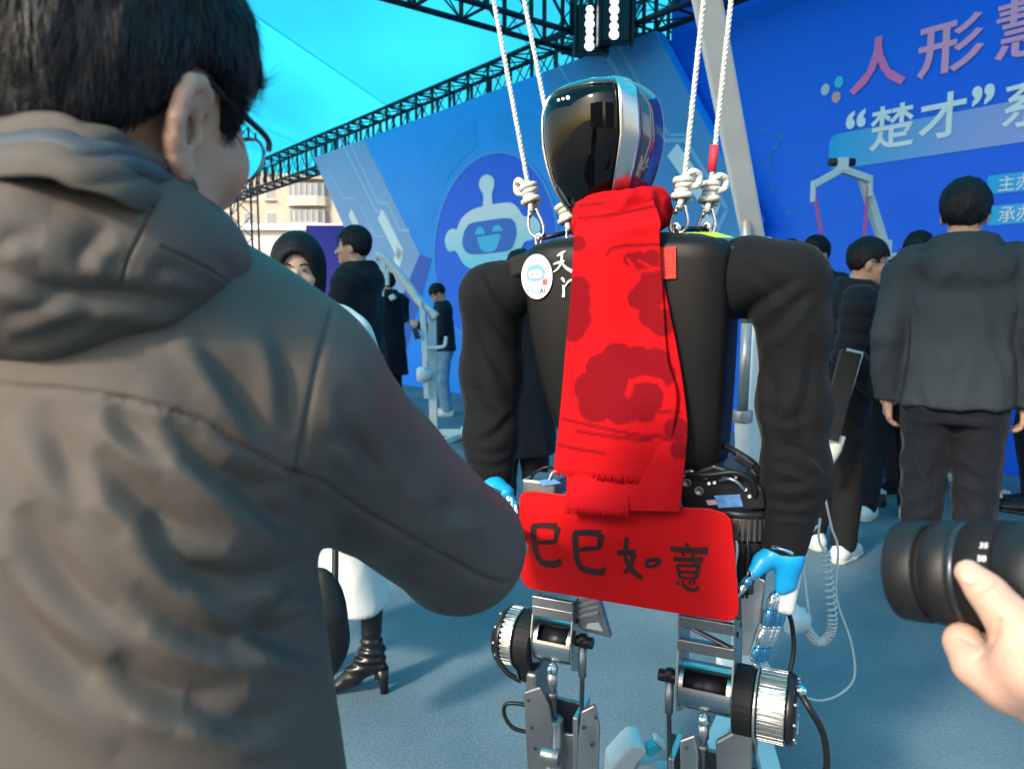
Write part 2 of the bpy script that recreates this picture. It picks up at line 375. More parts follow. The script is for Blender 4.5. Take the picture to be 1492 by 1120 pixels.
wall_stroke('white_stripe', [Z2(605, 492), Z2(700, 690)], .17, M_white_print, .012)
Z4 = lambda x, y: (700 + x / 3.73, 80 + y / 3.73)
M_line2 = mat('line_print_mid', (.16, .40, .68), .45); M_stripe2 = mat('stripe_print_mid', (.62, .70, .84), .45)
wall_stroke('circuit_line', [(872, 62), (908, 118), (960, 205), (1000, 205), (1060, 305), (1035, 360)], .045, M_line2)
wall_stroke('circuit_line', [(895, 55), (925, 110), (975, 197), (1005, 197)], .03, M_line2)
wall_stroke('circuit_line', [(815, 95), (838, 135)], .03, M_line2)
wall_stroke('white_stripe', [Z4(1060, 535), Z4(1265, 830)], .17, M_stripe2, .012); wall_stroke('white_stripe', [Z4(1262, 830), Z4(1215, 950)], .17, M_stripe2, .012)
# the round field with the emblem
cc = (wall(714, 367)[0] + .0, wall(714, 367)[1]); M_disc = grad_mat('disc_print', (.012, .17, .82), (.02, .135, .78), 'Z', .8, 3.4)
flat('round_field', disc(cc, 1.42, 1.32), M_disc, LOGO, .005)
ring('rim', cc, 1.40, 1.44, 0, 2 * math.pi, mat('rim_print', (.06, .33, .78), .45), LOGO, .010, .93)
M_gear = mat('gear_print', (.012, .33, .84), .45, spec=.25)
for a0, a1 in ((100, 138), (52, 86), (150, 158), (12, 38)): ring('gear_segment', cc, 1.58, 2.0, R(a0), R(a1), M_gear, LOGO, .004, .93, 16)
Z3 = lambda x, y: wall(590 + x / 3.733, 180 + y / 3.733)
M_emb = grad_mat('emblem_print', (.01, .68, .88), (.90, .84, .84), 'Z', 1.62, 2.55); M_emb2 = mat('emblem_face_print', (.05, .52, .80), .45); M_vis = mat('emblem_visor_print', (.012, .15, .60), .45)
EMB = flat('emblem', [Z3(*p) for p in smooth_poly([(285, 580), (310, 520), (360, 475), (430, 450), (560, 430), (610, 450), (650, 505), (690, 500), (730, 530), (740, 580), (700, 630), (655, 645), (620, 710), (560, 760), (480, 785), (370, 790), (320, 760), (280, 695), (240, 695), (220, 640), (235, 590), (265, 572)])], M_emb, LOGO, .012)
def sub(name, pts, m, off, k=4): return mk(name, [(s, -off, z) for s, z in [Z3(*p) for p in smooth_poly(pts, k)]], [list(range(len(pts) * k))], m, EMB, smooth=False)
sub('visor', [(330, 580), (360, 545), (430, 530), (560, 515), (600, 535), (612, 590), (600, 650), (570, 690), (480, 705), (370, 712), (330, 690), (317, 640)], M_vis, .016)
sub('eye', [(388, 605), (395, 575), (415, 562), (432, 575), (440, 600), (415, 604)], M_emb2, .020); sub('eye', [(478, 588), (490, 560), (512, 552), (530, 565), (538, 583), (508, 586)], M_emb2, .020)
sub('mouth', [(400, 618), (460, 610), (522, 603), (520, 640), (500, 685), (460, 700), (420, 685), (405, 650)], M_emb2, .020)
sub('antenna', [(428, 455), (430, 390), (408, 345), (415, 300), (450, 278), (485, 298), (490, 340), (478, 385), (480, 450), (455, 452)], M_emb, .014)

TITLE = board_root('title_backdrop', 'tall blue backdrop board with pink and white Chinese title lettering', -.30)
t0 = wall(978, 60, -.3)[0]
MB().prism([(s, .14, z) for s, z in [(t0, 0), (12.6, 0), (12.6, 4.6), (t0, 4.6)]], (0, -.14, 0)).build('board', grad_mat('title_blue', (.005, .17, .85), (.003, .12, .80), 'X', t0, 9, noise=.5, nsc=.8), TITLE)
def text_at(body, px0, px1, pyb, pyt, m, bold=.012, off=.012, xm=None):      # glyph box: left/right columns, bottom row at left, top row at left
    s0 = wall(px0, pyb, -.3)[0]; s1 = wall(px1, pyb, -.3)[0]; z0 = wall(px0, pyb, -.3)[1]; z1 = wall(xm or px0, pyt, -.3)[1]
    v, f = glyphs(body, bold); lo = v.min(0); hi = v.max(0); q = (v - lo) / (hi - lo) * np.array([s1 - s0, z1 - z0]) + np.array([s0, z0])
    return flat_mesh('character', q.tolist(), f, m, TITLE, off)
M_pink = mat('pink_print', (.95, .18, .46), .45); M_pink2 = mat('pale_pink_print', (.95, .34, .56), .45); M_w = M_white_print
text_at('人', 1238, 1320, 141, 66, M_pink, .022); text_at('形', 1336, 1432, 118, 42, M_pink2, .018); text_at('慧', 1449, 1556, 92, 8, M_pink2, .012)
text_at('“', 1233, 1262, 190, 164, M_w, .03); text_at('楚', 1267, 1331, 222, 160, M_w, .014); text_at('才', 1338, 1406, 207, 144, M_w, .02); text_at('”', 1416, 1449, 157, 128, M_w, .03); text_at('系', 1459, 1532, 190, 124, M_w, .014)
def rrect(s0, z0, s1, z1, r, n=6):
    o = []
    for cx, cz, a in ((s1 - r, z1 - r, 0), (s0 + r, z1 - r, 90), (s0 + r, z0 + r, 180), (s1 - r, z0 + r, 270)): o += [(cx + r * math.cos(R(a + 90 * i / n)), cz + r * math.sin(R(a + 90 * i / n))) for i in range(n + 1)]
    return o
a = wall(1207, 249, -.3); b = wall(1207, 198, -.3)
flat('title_bar', rrect(a[0], a[1], 11.5, b[1], .08), grad_mat('bar_print', (.004, .40, .78), (.34, .38, .74), 'X', a[0], a[0] + 1.3), TITLE, .006)
M_sbar = grad_mat('small_bar_print', (.01, .40, .78), (.20, .45, .80), 'X', 8.2, 9.2)
for yb, yt, ch in ((284, 257, '主办'), (329, 301, '承办')):
    a = wall(1438, yb, -.3); b = wall(1438, yt, -.3); flat('small_bar', rrect(a[0], a[1], a[0] + 1.1, b[1], .015), M_sbar, TITLE, .006)
    text_at(ch, 1455, 1506, yb - 4, yt + 1, M_w, .0)
for x, y, c in ((1203, 131, (.55, .62, .66)), (1223, 120, (.03, .55, .78)), (1219, 142, (.78, .36, .36))): flat('dot', disc(wall(x, y, -.3), .042, .05, 20), mat('dot_%d' % x, c, .45), TITLE, .008)
M_net = mat('network_print', (.012, .22, .66), .45); net = [(1085, 200), (1110, 190), (1140, 200), (1122, 232), (1098, 240), (1130, 215), (1125, 275), (1100, 305), (1150, 310)]
for i, (x, y) in enumerate(net): flat('network_dot', disc(wall(x, y, -.3), .025, .03, 12), M_net, TITLE, .006)
for i, j in ((0, 1), (1, 2), (2, 5), (5, 3), (3, 4), (4, 0), (3, 6), (6, 7), (6, 8)): wall_stroke('network_line', [net[i], net[j]], .008, M_net, .006, TITLE, -.3)

# --- roof: blue translucent canopy on black trusses
M_truss = mat('truss_black', (.012, .022, .034), .5, metal=.3, spec=.4)
def truss(label, a, b, h, w, bay):
    a = Vector(a); b = Vector(b); root = thing('roof_truss', label, 'truss', a); d = (b - a); L = d.length; d.normalize(); side = Vector((-d.y, d.x, 0)) * w; up = Vector((0, 0, h)); n = int(L / bay)
    for s, u in ((0, 0), (1, 0), (0, 1), (1, 1)): rod('chord', side * s + up * u, d * L + side * s + up * u, .032, M_truss, root)
    for i in range(n + 1):
        p = d * (i * bay)
        for s in (0, 1): rod('upright', p + side * s, p + side * s + up, .024, M_truss, root, 6)
        rod('cross_bar', p + up, p + side + up, .018, M_truss, root, 6); rod('cross_bar', p, p + side, .018, M_truss, root, 6)
        if i < n:
            q = p + d * bay
            rod('brace', p, q + up, .009, M_truss, root, 5); rod('brace', p + up, q, .009, M_truss, root, 5)
            rod('brace', p + side, q + side + up, .009, M_truss, root, 5)
            rod('diagonal', p + up, q + side + up, .010, M_truss, root, 5); rod('diagonal', p, q + side, .010, M_truss, root, 5)
    return root
TZ = 4.16
truss('black lattice roof truss running along the top of the blue backdrop', wp(-13, TZ, -.45), wp(7.0, TZ, -.45), .60, .42, .5)
ja = wp(4.05, TZ, -.2)
truss('black lattice roof truss crossing overhead towards the backdrop', ja + WN * .3, ja + WN * 7.5, .62, .44, .55)
truss('black lattice roof truss above the title board', wp(3.9, TZ + .02, .25), wp(8.2, TZ + .02, .25), .62, .34, .55)
def canopy_mat(k=1.):
    m = bpy.data.materials.new('canopy_fabric'); m.use_nodes = True; n = m.node_tree.nodes; l = m.node_tree.links; out = n['Material Output']; n.remove(n['Principled BSDF'])
    tr = n.new('ShaderNodeBsdfTranslucent'); df = n.new('ShaderNodeBsdfDiffuse'); mx = n.new('ShaderNodeMixShader'); mx.inputs[0].default_value = .18
    t = n.new('ShaderNodeTexNoise'); t.inputs['Scale'].default_value = .35; t.inputs['Detail'].default_value = 4; tc = n.new('ShaderNodeTexCoord'); mp = n.new('ShaderNodeMapping'); mp.inputs['Scale'].default_value = (1, .15, 1); mp.inputs['Rotation'].default_value = (0, 0, .5); l.new(tc.outputs['Object'], mp.inputs[0]); l.new(mp.outputs[0], t.inputs['Vector'])
    r = n.new('ShaderNodeValToRGB'); r.color_ramp.elements[0].color = (.025 * k, .46 * k, .63 * k, 1); r.color_ramp.elements[1].color = (.035 * k, .66 * k, .84 * k, 1); r.color_ramp.elements[0].position = .35; r.color_ramp.elements[1].position = .65
    l.new(t.outputs['Fac'], r.inputs[0]); l.new(r.outputs[0], tr.inputs[0]); df.inputs[0].default_value = (.0, .35, .6, 1)
    l.new(tr.outputs[0], mx.inputs[1]); l.new(df.outputs[0], mx.inputs[2]); l.new(mx.outputs[0], out.inputs[0]); return m
M_can = canopy_mat(); M_can2 = canopy_mat(.92); M_can3 = canopy_mat(1.06)
CANOPY = thing('canopy', 'bright cyan translucent canopy sheet stretched over the trusses', 'canopy', (0, 0, TZ + .74))
perp = Vector((.775, .632, 0)); CF = -1.75
# sheets laid side by side along the wall direction, each sagging a little between battens
ang = math.atan2(WE.y, WE.x)
for i in range(8):
    v = []; f = []; nx, ny = 8, 40; x0 = -9.6 + i * 3.2
    for j in range(ny + 1):
        for k in range(nx + 1):
            x = x0 + 3.23 * k / nx; yy = CF + (21 - CF) * j / ny
            v.append((x + .22 * (yy - 10), yy, -.11 * math.sin(math.pi * k / nx) - .06 * math.sin(j * .9 + i) * math.sin(math.pi * k / nx) + (i % 2) * .006))
    f = [(j * (nx + 1) + k, j * (nx + 1) + k + 1, (j + 1) * (nx + 1) + k + 1, (j + 1) * (nx + 1) + k) for j in range(ny) for k in range(nx)]
    mk('fabric_sheet', v, f, (M_can, M_can2, M_can3)[(i * 2) % 3], CANOPY)
# lattice leg holding the canopy's far corner, seen past the man's chin
q = P(337, 330, 15.0); LEG = thing('truss_leg', 'thin black lattice tower leg beside the far cream building', 'truss', (q.x, q.y, 0))
for sx, sy in ((0, 0), (.4, 0), (0, .4), (.4, .4)): rod('chord', (sx, sy, 0), (sx, sy, 4.7), .022, M_truss, LEG)
for i in range(11):
    z = .1 + i * .42; rod('brace', (0, 0, z), (.4, 0, z + .42), .010, M_truss, LEG, 5); rod('brace', (.4, 0, z), (0, 0, z + .42), .010, M_truss, LEG, 5); rod('brace', (0, 0, z), (0, .4, z + .42), .010, M_truss, LEG, 5)
# stage lamps hung from the truss, columns of small bulbs
M_lampbody = mat('lamp_black', (.008, .01, .015), .4, metal=.2); M_bulb = mat('lamp_bulb', (1, .96, .9), .3, emit=2.2); M_ref = mat('lamp_reflector', (.45, .5, .55), .2, metal=1)
for k, (px, py0, py1, Yd) in enumerate(((862, 8, 72, 8.2), (898, -16, 56, 8.0))):
    top = P(px, py0, Yd); bot = P(px, py1, Yd); lamp = thing('stage_lamp', ('black stage lamp with a column of white bulbs, left of the two on the truss', 'black stage lamp with a column of white bulbs, right of the two on the truss')[k], 'lamp', ((top + bot) / 2), 0, 'stage lamps on the truss')
    h = top.z - bot.z; MB().box((0, .10, 0), (.30, .16, h + .04)).build('housing', M_lampbody, lamp, .012)
    for sx in (-.17, .17): MB().box((sx, .05, 0), (.03, .16, h + .1)).build('yoke_arm', M_lampbody, lamp, .006)
    MB().box((0, .1, h / 2 + .12), (.05, .05, .24)).build('clamp', M_lampbody, lamp, .006)
    for i in range(6):
        z = h / 2 - (i + .5) * h / 6; rr = .030 + .006 * ((i * 7) % 3)
        o = MB().lathe((-.02, .02, z), (0, -1, 0), [(0, .02), (.012, rr), (.016, rr + .01)], 14).build('reflector', M_ref, lamp); MB().ball((-.02, 0, z), (rr, .02, rr), 10).build('bulb', M_bulb, o)

# --- beyond the carpet: housing blocks, low white building, purple hoarding
M_cream = mat('facade_cream', (.46, .39, .31), .85, var=.12, vscale=.5); M_cream2 = mat('facade_beige', (.44, .36, .28), .85, var=.12, vscale=.4)
M_glass = mat('window_glass', (.22, .24, .26), .2, spec=.6); M_frame = mat('window_frame', (.6, .58, .55), .6); M_bal = mat('balcony_wall', (.52, .45, .37), .8, var=.08, vscale=1)
def block(label, cx, Y, W, H, mw, bays, grp):
    b = thing('apartment_block', label, 'building', (cx, Y, 0), 0, grp); MB().box((0, 4, H / 2), (W, 8, H)).build('wall', mw, b); MB().box((0, 4, H + .25), (W + .5, 8.5, .5)).build('roof', M_bal, b)
    wme = None; fme = None; sme = None
    st = int(H / 2.85)
    for k in range(st):
        z = 1.5 + k * 2.85
        for x, w, bal in bays:
            if bal:                                              # bowed balcony closed in with glazing
                pts = [(x - w / 2, 0), (x - w / 2 + .3, -.7), (x - w / 4, -1.05), (x + w / 4, -1.05), (x + w / 2 - .3, -.7), (x + w / 2, 0)]
                MB().prism([(p, q, z - .75) for p, q in pts], (0, 0, 1.05)).build('balcony', M_bal, b)
                MB().prism([(p * .97 + x * .03, q * .9, z + .3) for p, q in pts], (0, 0, 1.35)).build('glazing', M_glass, b)
                for j in range(7): rod('mullion', (x - w / 2 + .45 + j * (w - .9) / 6, -1.04 if 0 < j < 6 else -.8, z + .3), (x - w / 2 + .45 + j * (w - .9) / 6, -1.04 if 0 < j < 6 else -.8, z + 1.65), .05, M_frame, b, 4)
            else:
                o = MB().box((x, -.03, z + .75), (w, .1, 1.5)).build('window', M_frame, b); MB().box((x - w * .23, -.09, z + .75), (w * .4, .04, 1.3)).build('pane', M_glass, o); MB().box((x + w * .23, -.09, z + .75), (w * .4, .04, 1.3)).build('pane', M_glass, o)
                MB().box((x, -.2, z - .08), (w + .3, .4, .1)).build('sill', M_bal, o)
    return b
q = P(432, 330, 85); block('cream apartment block with bowed glazed balconies, seen past the man\'s glasses', q.x - 1, 85, 17, 27, M_cream, [(-6.8, 1.1, 0), (-4.2, 1.3, 0), (-1.8, 1.0, 0), (2.4, 4.6, 1), (6.6, 1.2, 0)], 'far apartment blocks')
q = P(-60, 330, 78); block('beige apartment block at the left edge behind the man\'s hair', q.x, 78, 13.5, 26, M_cream2, [(-4, 1.4, 0), (-1, 1.4, 0), (2, 1.4, 0), (5, 1.4, 0)], 'far apartment blocks')
q = P(405, 350, 46); LW = thing('low_building', 'low white building with a flat roof edge in front of the cream block', 'building', (q.x, 46, 0)); M_wh = mat('render_white', (.58, .54, .49), .8, var=.06, vscale=.4)
MB().box((0, 3, 2.9), (16, 6, 5.8)).build('wall', M_wh, LW); MB().box((0, 2.9, 5.95), (16.6, 6.6, .35)).build('roof', mat('roof_white', (.78, .76, .72), .7), LW)
for i in range(16): o = MB().box((-7.2 + i * .95, -.05, 3.6), (.75, .1, .9)).build('window', M_frame, LW); MB().box((-7.2 + i * .95, -.11, 3.6), (.6, .04, .75)).build('pane', M_glass, o)
q0 = P(448, 400, 19); q1 = P(507, 400, 19); HB = thing('hoarding', 'upright purple display board between the white building and the backdrop', 'hoarding', ((q0.x + q1.x) / 2, 19, 0))
M_pur = mat('hoarding_purple', (.055, .035, .33), .5, var=.1, vscale=1); wdt = q1.x - q0.x
MB().box((0, 0, 1.72), (wdt, .08, 3.1)).build('panel', M_pur, HB, .01); 
for sx in (-wdt / 2 + .06, wdt / 2 - .06): MB().box((sx, .12, 1.6), (.06, .12, 3.2)).build('stand', M_truss, HB)
q0 = P(372, 385, 22); q1 = P(450, 385, 22); HB2 = thing('barrier', 'low purple fabric barrier behind the dark haired woman', 'barrier', ((q0.x + q1.x) / 2, 22, 0)); wdt = q1.x - q0.x + 3
MB().box((0, 0, 1.25), (wdt, .06, 2.3)).build('fabric_panel', mat('barrier_purple', (.13, .10, .36), .7, var=.2, vscale=4), HB2, .01)
for x in (-1.6, -.5, .6, 1.7): rod('post', (x, .08, 0), (x, .08, 2.45), .03, M_truss, HB2)
# ------------------------------------------------------------------ the humanoid robot (local frame: x to image right, y away from its chest, z up)
YAW = R(25); RO = Vector((.217, 1.50, 0)); RU = Vector((math.cos(YAW), -math.sin(YAW), 0)); RV = Vector((math.sin(YAW), math.cos(YAW), 0))
def L(px, py, v=0.):
    q = plane_hit(px, py, RO + RV * v, RV) - RO; return Vector((q.dot(RU), v, q.z))
BOT = thing('humanoid_robot', 'black torsoed humanoid robot with glossy visor head and silver mechanical legs', 'robot', RO, -YAW)
M_shell = mat('shell_black', (.008, .007, .0068), .46, spec=.25, bump=.05, bscale=900, var=.15, vscale=6); M_gloss = mat('visor_gloss', (.002, .002, .0025), .03, spec=.4)
M_chrome = mat('brushed_silver', (.62, .61, .60), .26, metal=1, bump=.04, bscale=300, stretch=(1, 1, .05)); M_mirror = mat('mirror_chrome', (.75, .78, .80), .06, metal=1, bump=.5, bscale=90)
M_alu = mat('machined_aluminium', (.52, .51, .49), .32, metal=.9, var=.08, vscale=30, rvar=.08); M_alu2 = mat('grey_aluminium', (.30, .30, .30), .38, metal=.85, var=.1, vscale=25); M_dark = mat('dark_anodised', (.030, .028, .030), .35, metal=.6, var=.2, vscale=40)
M_bronze = mat('bronze_anodised', (.20, .165, .15), .38, metal=.8, var=.1, vscale=20); M_rubber = mat('belt_rubber', (.010, .010, .011), .6, spec=.3, bump=.2, bscale=300)
M_cable = mat('cable_black', (.008, .008, .009), .45); M_sleeve = mat('sleeve_black', (.0065, .0068, .0078), .85, spec=.2, sheen=.06, bump=.25, bscale=700)
M_hand = mat('hand_blue', (.006, .30, .62), .38, spec=.5, var=.08, vscale=20); M_handw = mat('hand_white', (.62, .63, .62), .4); M_stick = mat('sticker_white', (.80, .80, .78), .45)
M_blue_lab = mat('label_blue', (.10, .25, .52), .5, var=.25, vscale=90); M_pinklab = mat('label_pink', (.55, .35, .42), .5)

# head: a helmet surface swept in azimuth and height, split into visor, silver bands and side shells
hc = L(882, 229, .0); HH = .131
def head_pt(az, t, grow=0.):                                     # az 0 = front, t -1..1 from chin to crown
    a = abs(t); prof = (1 - a ** (5.5 if t > 0 else 3.2)) ** (1 / 2.6) if a < 1 else 0
    taper = 1.0 if t > .15 else 1 - .42 * ((.15 - t) / 1.15) ** 1.2
    ax = (.110 + grow) * prof * taper; fy = (.118 + grow) * prof * (1.0 if t > 0 else 1 - .10 * t * t); by = (.105 + grow) * prof * (taper if t < 0 else 1)
    sx, cy = math.sin(az), math.cos(az); e = 2.35
    k = (abs(sx) ** e + abs(cy) ** e) ** (-1 / e)
    x = ax * sx * k; y = -(fy if cy > 0 else by) * cy * k
    x, y = x * .966 + y * .259, -x * .259 + y * .966
    lean = -.018 * t                                             # crown slightly forward
    return Vector((hc.x + x, hc.y + y + lean, hc.z + t * (HH + grow)))
def head_patch(name, a0, a1, t0, t1, m, grow, na=20, nt=30, thick=.006):
    v = []; f = []
    for g in (grow, grow - thick):
        for j in range(nt + 1):
            u = t0 + (t1 - t0) * j / nt; u = math.sin(u * math.pi / 2)
            v += [head_pt(a0 + (a1 - a0) * i / na, u, g) for i in range(na + 1)]
    n1 = (na + 1) * (nt + 1); W = na + 1
    for j in range(nt):
        for i in range(na): f += [(j * W + i, j * W + i + 1, (j + 1) * W + i + 1, (j + 1) * W + i), (n1 + j * W + i, n1 + (j + 1) * W + i, n1 + (j + 1) * W + i + 1, n1 + j * W + i + 1)]
    for j in range(nt):
        for i, s in ((0, 1), (na, -1)):
            q = [j * W + i, (j + 1) * W + i, n1 + (j + 1) * W + i, n1 + j * W + i]; f.append(q[::s])
    for i in range(na):
        for j, s in ((0, -1), (nt, 1)):
            q = [j * W + i, j * W + i + 1, n1 + j * W + i + 1, n1 + j * W + i]; f.append(q[::-s])
    o = mk(name, v, f, m, HEAD); 
    bm = bmesh.new(); bm.from_mesh(o.data); bmesh.ops.remove_doubles(bm, verts=bm.verts, dist=1e-5); bmesh.ops.recalc_face_normals(bm, faces=bm.faces); bm.to_mesh(o.data); bm.free()
    return o
HEAD = mk('head', *(lambda n=28: ([head_pt(2 * math.pi * i / n, math.sin(-math.pi / 2 + math.pi * j / 20), -.010) for j in range(21) for i in range(n)], [(j * n + i, j * n + (i + 1) % n, (j + 1) * n + (i + 1) % n, (j + 1) * n + i) for j in range(20) for i in range(n)]))(), M_dark, BOT)
M_side = mat('side_gloss', (.028, .030, .085), .07, spec=.6, coat=1); M_crown = mat('crown_gloss', (.012, .016, .02), .08, coat=1)
A = R(47); B = R(67)
head_patch('visor', -A, A, -.90, .60, M_gloss, .0); head_patch('crown_shell', -A, A, .605, .97, M_crown, .002, nt=14)
head_patch('silver_band', A + .01, B, -.90, .97, M_chrome, .004, na=6); head_patch('silver_band', -B, -A - .01, -.90, .97, M_chrome, .004, na=6)
head_patch('side_shell', B + .01, R(150), -.86, .95, M_side, .001); head_patch('side_shell', -R(150), -B - .01, -.86, .95, M_side, .001); head_patch('back_shell', R(151), R(209), -.86, .95, M_shell, .0)
for i, (x, y) in enumerate(((860, 158), (869, 157), (879, 156))): MB().ball(head_pt(R(-14 + i * 6), .66, .001), .0022 + .001 * (i == 2), 8).build('status_lamp', mat('status_white', (1, 1, 1), .3, emit=3.), HEAD)
_c = head_pt(R(-2), -.72, -.002); MB().lathe(_c, (0, -1, -.25), [(0, .0), (.002, .010), (.004, .013), (.002, .015)], 20).build('chin_camera', M_rubber, HEAD)
MB().cyl((hc.x, hc.y + .02, hc.z - HH + .02), (hc.x, hc.y + .03, hc.z - HH - .09), .048).build('neck', M_dark, BOT)

# torso shell: rounded box loft
def loft(rows, n=40):                                            # rows: z, cx, cy, half width, half depth, exponent
    v = []; f = []
    for z, cx, cy, a, b, e in rows:
        for i in range(n):
            t = 2 * math.pi * i / n; c, s = math.cos(t), math.sin(t)
            v.append((cx + a * abs(c) ** (2 / e) * (1 if c > 0 else -1), cy + b * abs(s) ** (2 / e) * (1 if s > 0 else -1), z))
    for j in range(len(rows) - 1): f += [(j * n + i, j * n + (i + 1) % n, (j + 1) * n + (i + 1) % n, (j + 1) * n + i) for i in range(n)]
    f += [list(range(n))[::-1], [(len(rows) - 1) * n + i for i in range(n)]]
    return v, f
FV = -.105                                                       # front of the chest
def LF(px, py, v=FV - .003): return L(px, py, v)
zt = LF(880, 340).z; xl = LF(758, 400).x - .012; xr = LF(1052, 400).x + .008; xm = (xl + xr) / 2; hw = (xr - xl) / 2
zb = LF(880, 700).z; bl = LF(806, 690).x; br = LF(1040, 690).x
rows = [(zb, (bl + br) / 2, .0, (br - bl) / 2, .075, 3.6), (zb + .05, (bl + br) / 2, .0, (br - bl) / 2 + .004, .084, 4)]
for k in range(1, 9):
    t = k / 8; s = 1 - (1 - t) ** 2.0; rows.append((zb + .05 + (zt - .05 - zb - .05) * t, (bl + br) / 2 * (1 - s) + xm * s, 0, ((br - bl) / 2 + .004) * (1 - s) + hw * s, .084 + .021 * s, 5))
rows += [(zt - .026, xm, 0, hw - .002, .105, 5), (zt - .012, xm, 0, hw - .018, .096, 4.6), (zt - .002, xm, 0, hw - .05, .075, 4), (zt + .004, xm, .0, hw - .10, .05, 3)]
TORSO = mk('torso_shell', *loft(rows, 56), M_shell, BOT)
# shoulder plates sloping off the shell
for sgn in (-1, 1): MB().prism([(xm + sgn * (hw - .055), -.06, zt - .006), (xm + sgn * (hw + .045), -.05, zt - .034), (xm + sgn * (hw + .045), .06, zt - .034), (xm + sgn * (hw - .055), .07, zt - .004)], (0, 0, -.05)).build('shoulder_plate', M_shell, BOT, .010, 3)
# stickers: oval badge, brush lettering, webbing tab, lime label
def decal(name, pxpts, m, v=FV - .002, parent=TORSO): return mk(name, [L(x, y, v) for x, y in pxpts], [list(range(len(pxpts)))], m, parent, smooth=False)
Z5 = lambda x, y: (660 + x / 3.73, 330 + y / 3.73)
BADGE = decal('oval_badge', [Z5(456 + 84 * math.cos(t), 272 + 122 * math.sin(t)) for t in np.linspace(0, 2 * math.pi, 40)[:-1]], M_stick, FV - .0016); BADGE['label'] = 'white oval badge with a small robot emblem'
def bd(name, pts, m, k=1): return mk(name, [L(*Z5(x, y), FV - .0024 - .0004 * k) for x, y in pts], [list(range(len(pts)))], m, BADGE, smooth=False)
Mb1 = mat('badge_blue', (.16, .33, .50), .5); Mb2 = mat('badge_pale', (.62, .72, .78), .5); Mb3 = mat('badge_red', (.6, .08, .05), .5); Mb4 = mat('badge_navy', (.03, .05, .16), .5)
bd('emblem_head', smooth_poly([(400, 250), (410, 222), (450, 205), (480, 215), (500, 245), (495, 275), (460, 295), (420, 295), (402, 280)]), Mb1, 1); bd('emblem_face', smooth_poly([(410, 250), (430, 238), (470, 236), (484, 250), (480, 272), (450, 280), (418, 278)]), M_stick, 2)
bd('emblem_ear', smooth_poly([(390, 250), (400, 242), (402, 275), (392, 278)]), Mb2, 1); bd('emblem_ear', smooth_poly([(494, 242), (508, 246), (508, 270), (496, 272)]), Mb2, 1); bd('emblem_antenna', [(432, 212), (440, 180), (446, 212)], Mb2, 1)
bd('eye', disc((430, 260), 5, 7, 10), Mb3, 3); bd('eye', disc((456, 258), 5, 7, 10), Mb3, 3); bd('emblem_body', smooth_poly([(420, 312), (440, 306), (468, 312), (460, 334), (428, 334)]), Mb2, 1); bd('red_seal', [(486, 286), (511, 284), (511, 316), (486, 318)], Mb3, 1)
def badge_text(body, x0, x1, y0, y1, m):
    v, f = glyphs(body, .01); lo = v.min(0); hi = v.max(0); q = (v - lo) / (hi - lo)
    return mk('lettering', [L(*Z5(x0 + a * (x1 - x0), y1 - b * (y1 - y0)), FV - .0030) for a, b in q], f, m, BADGE, smooth=False)
badge_text('chu', 405, 466, 334, 366, Mb1); badge_text('AI', 470, 500, 332, 362, Mb4)
M_brush = mat('brush_white', (.78, .78, .74), .6)
def brush_marks(name, strokes, Z, v, m, parent, z0=0.):
    for k, (pts, w) in enumerate(strokes):
        vv, f = ribbon(pts, w); mk(name, [L(*Z(x, y), v - z0 - .0002 * k) for x, y in vv], f, m, parent, smooth=False)
brush_marks('brush_stroke', [([(566, 160), (590, 145), (612, 132)], [8, 16, 4]), ([(545, 205), (570, 196), (606, 186)], [6, 13, 8]), ([(592, 150), (588, 195), (570, 228), (544, 248)], [13, 12, 10, 3]), ([(590, 192), (612, 222), (648, 244)], [6, 14, 20]),
    ([(590, 278), (600, 290), (606, 304)], [14, 15, 5]), ([(598, 318), (602, 350), (599, 384)], [11, 12, 16]), ([(606, 330), (626, 300), (650, 288)], [5, 10, 12])], Z5, FV - .002, M_brush, TORSO)
MB().prism([L(957, 361, FV - .004), L(985, 359, FV - .004), L(985, 406, FV - .004), L(959, 408, FV - .004)], (0, .0025, 0)).build('webbing_tab', mat('webbing_red', (.62, .035, .02), .6, bump=.6, bscale=400), TORSO, .0008)
q = [(-.02, -.07), (.055, -.062), (.085, -.045), (.05, -.036), (-.015, -.052)]
mk('lime_label', [(L(1000, 345, -.05).x + a, b, zt + .001 - .012 * (i in (1, 2))) for i, (a, b) in enumerate(q)], [list(range(5))], mat('lime_label', (.38, .62, .03), .5), TORSO, smooth=False)

# sleeves: soft cloth arms
def cloth(name, fn, lo, hi, h, m, parent, amp=.004, size=.07, seed=0, aniso=(1, 1, .55), it=2, off=None, post=None):
    V, F = nets(fn, lo, hi, h); V = relax(V, F, it)
    if amp: V = folds(V, F, amp, size, seed, aniso); V = relax(V, F, 1, .4)
    if post: V = post(V, F)
    return mk(name, V, F, m, parent, off=off)
def bounds(pts, pad): a = np.array([tuple(p) for p in pts]); return a.min(0) - pad, a.max(0) + pad
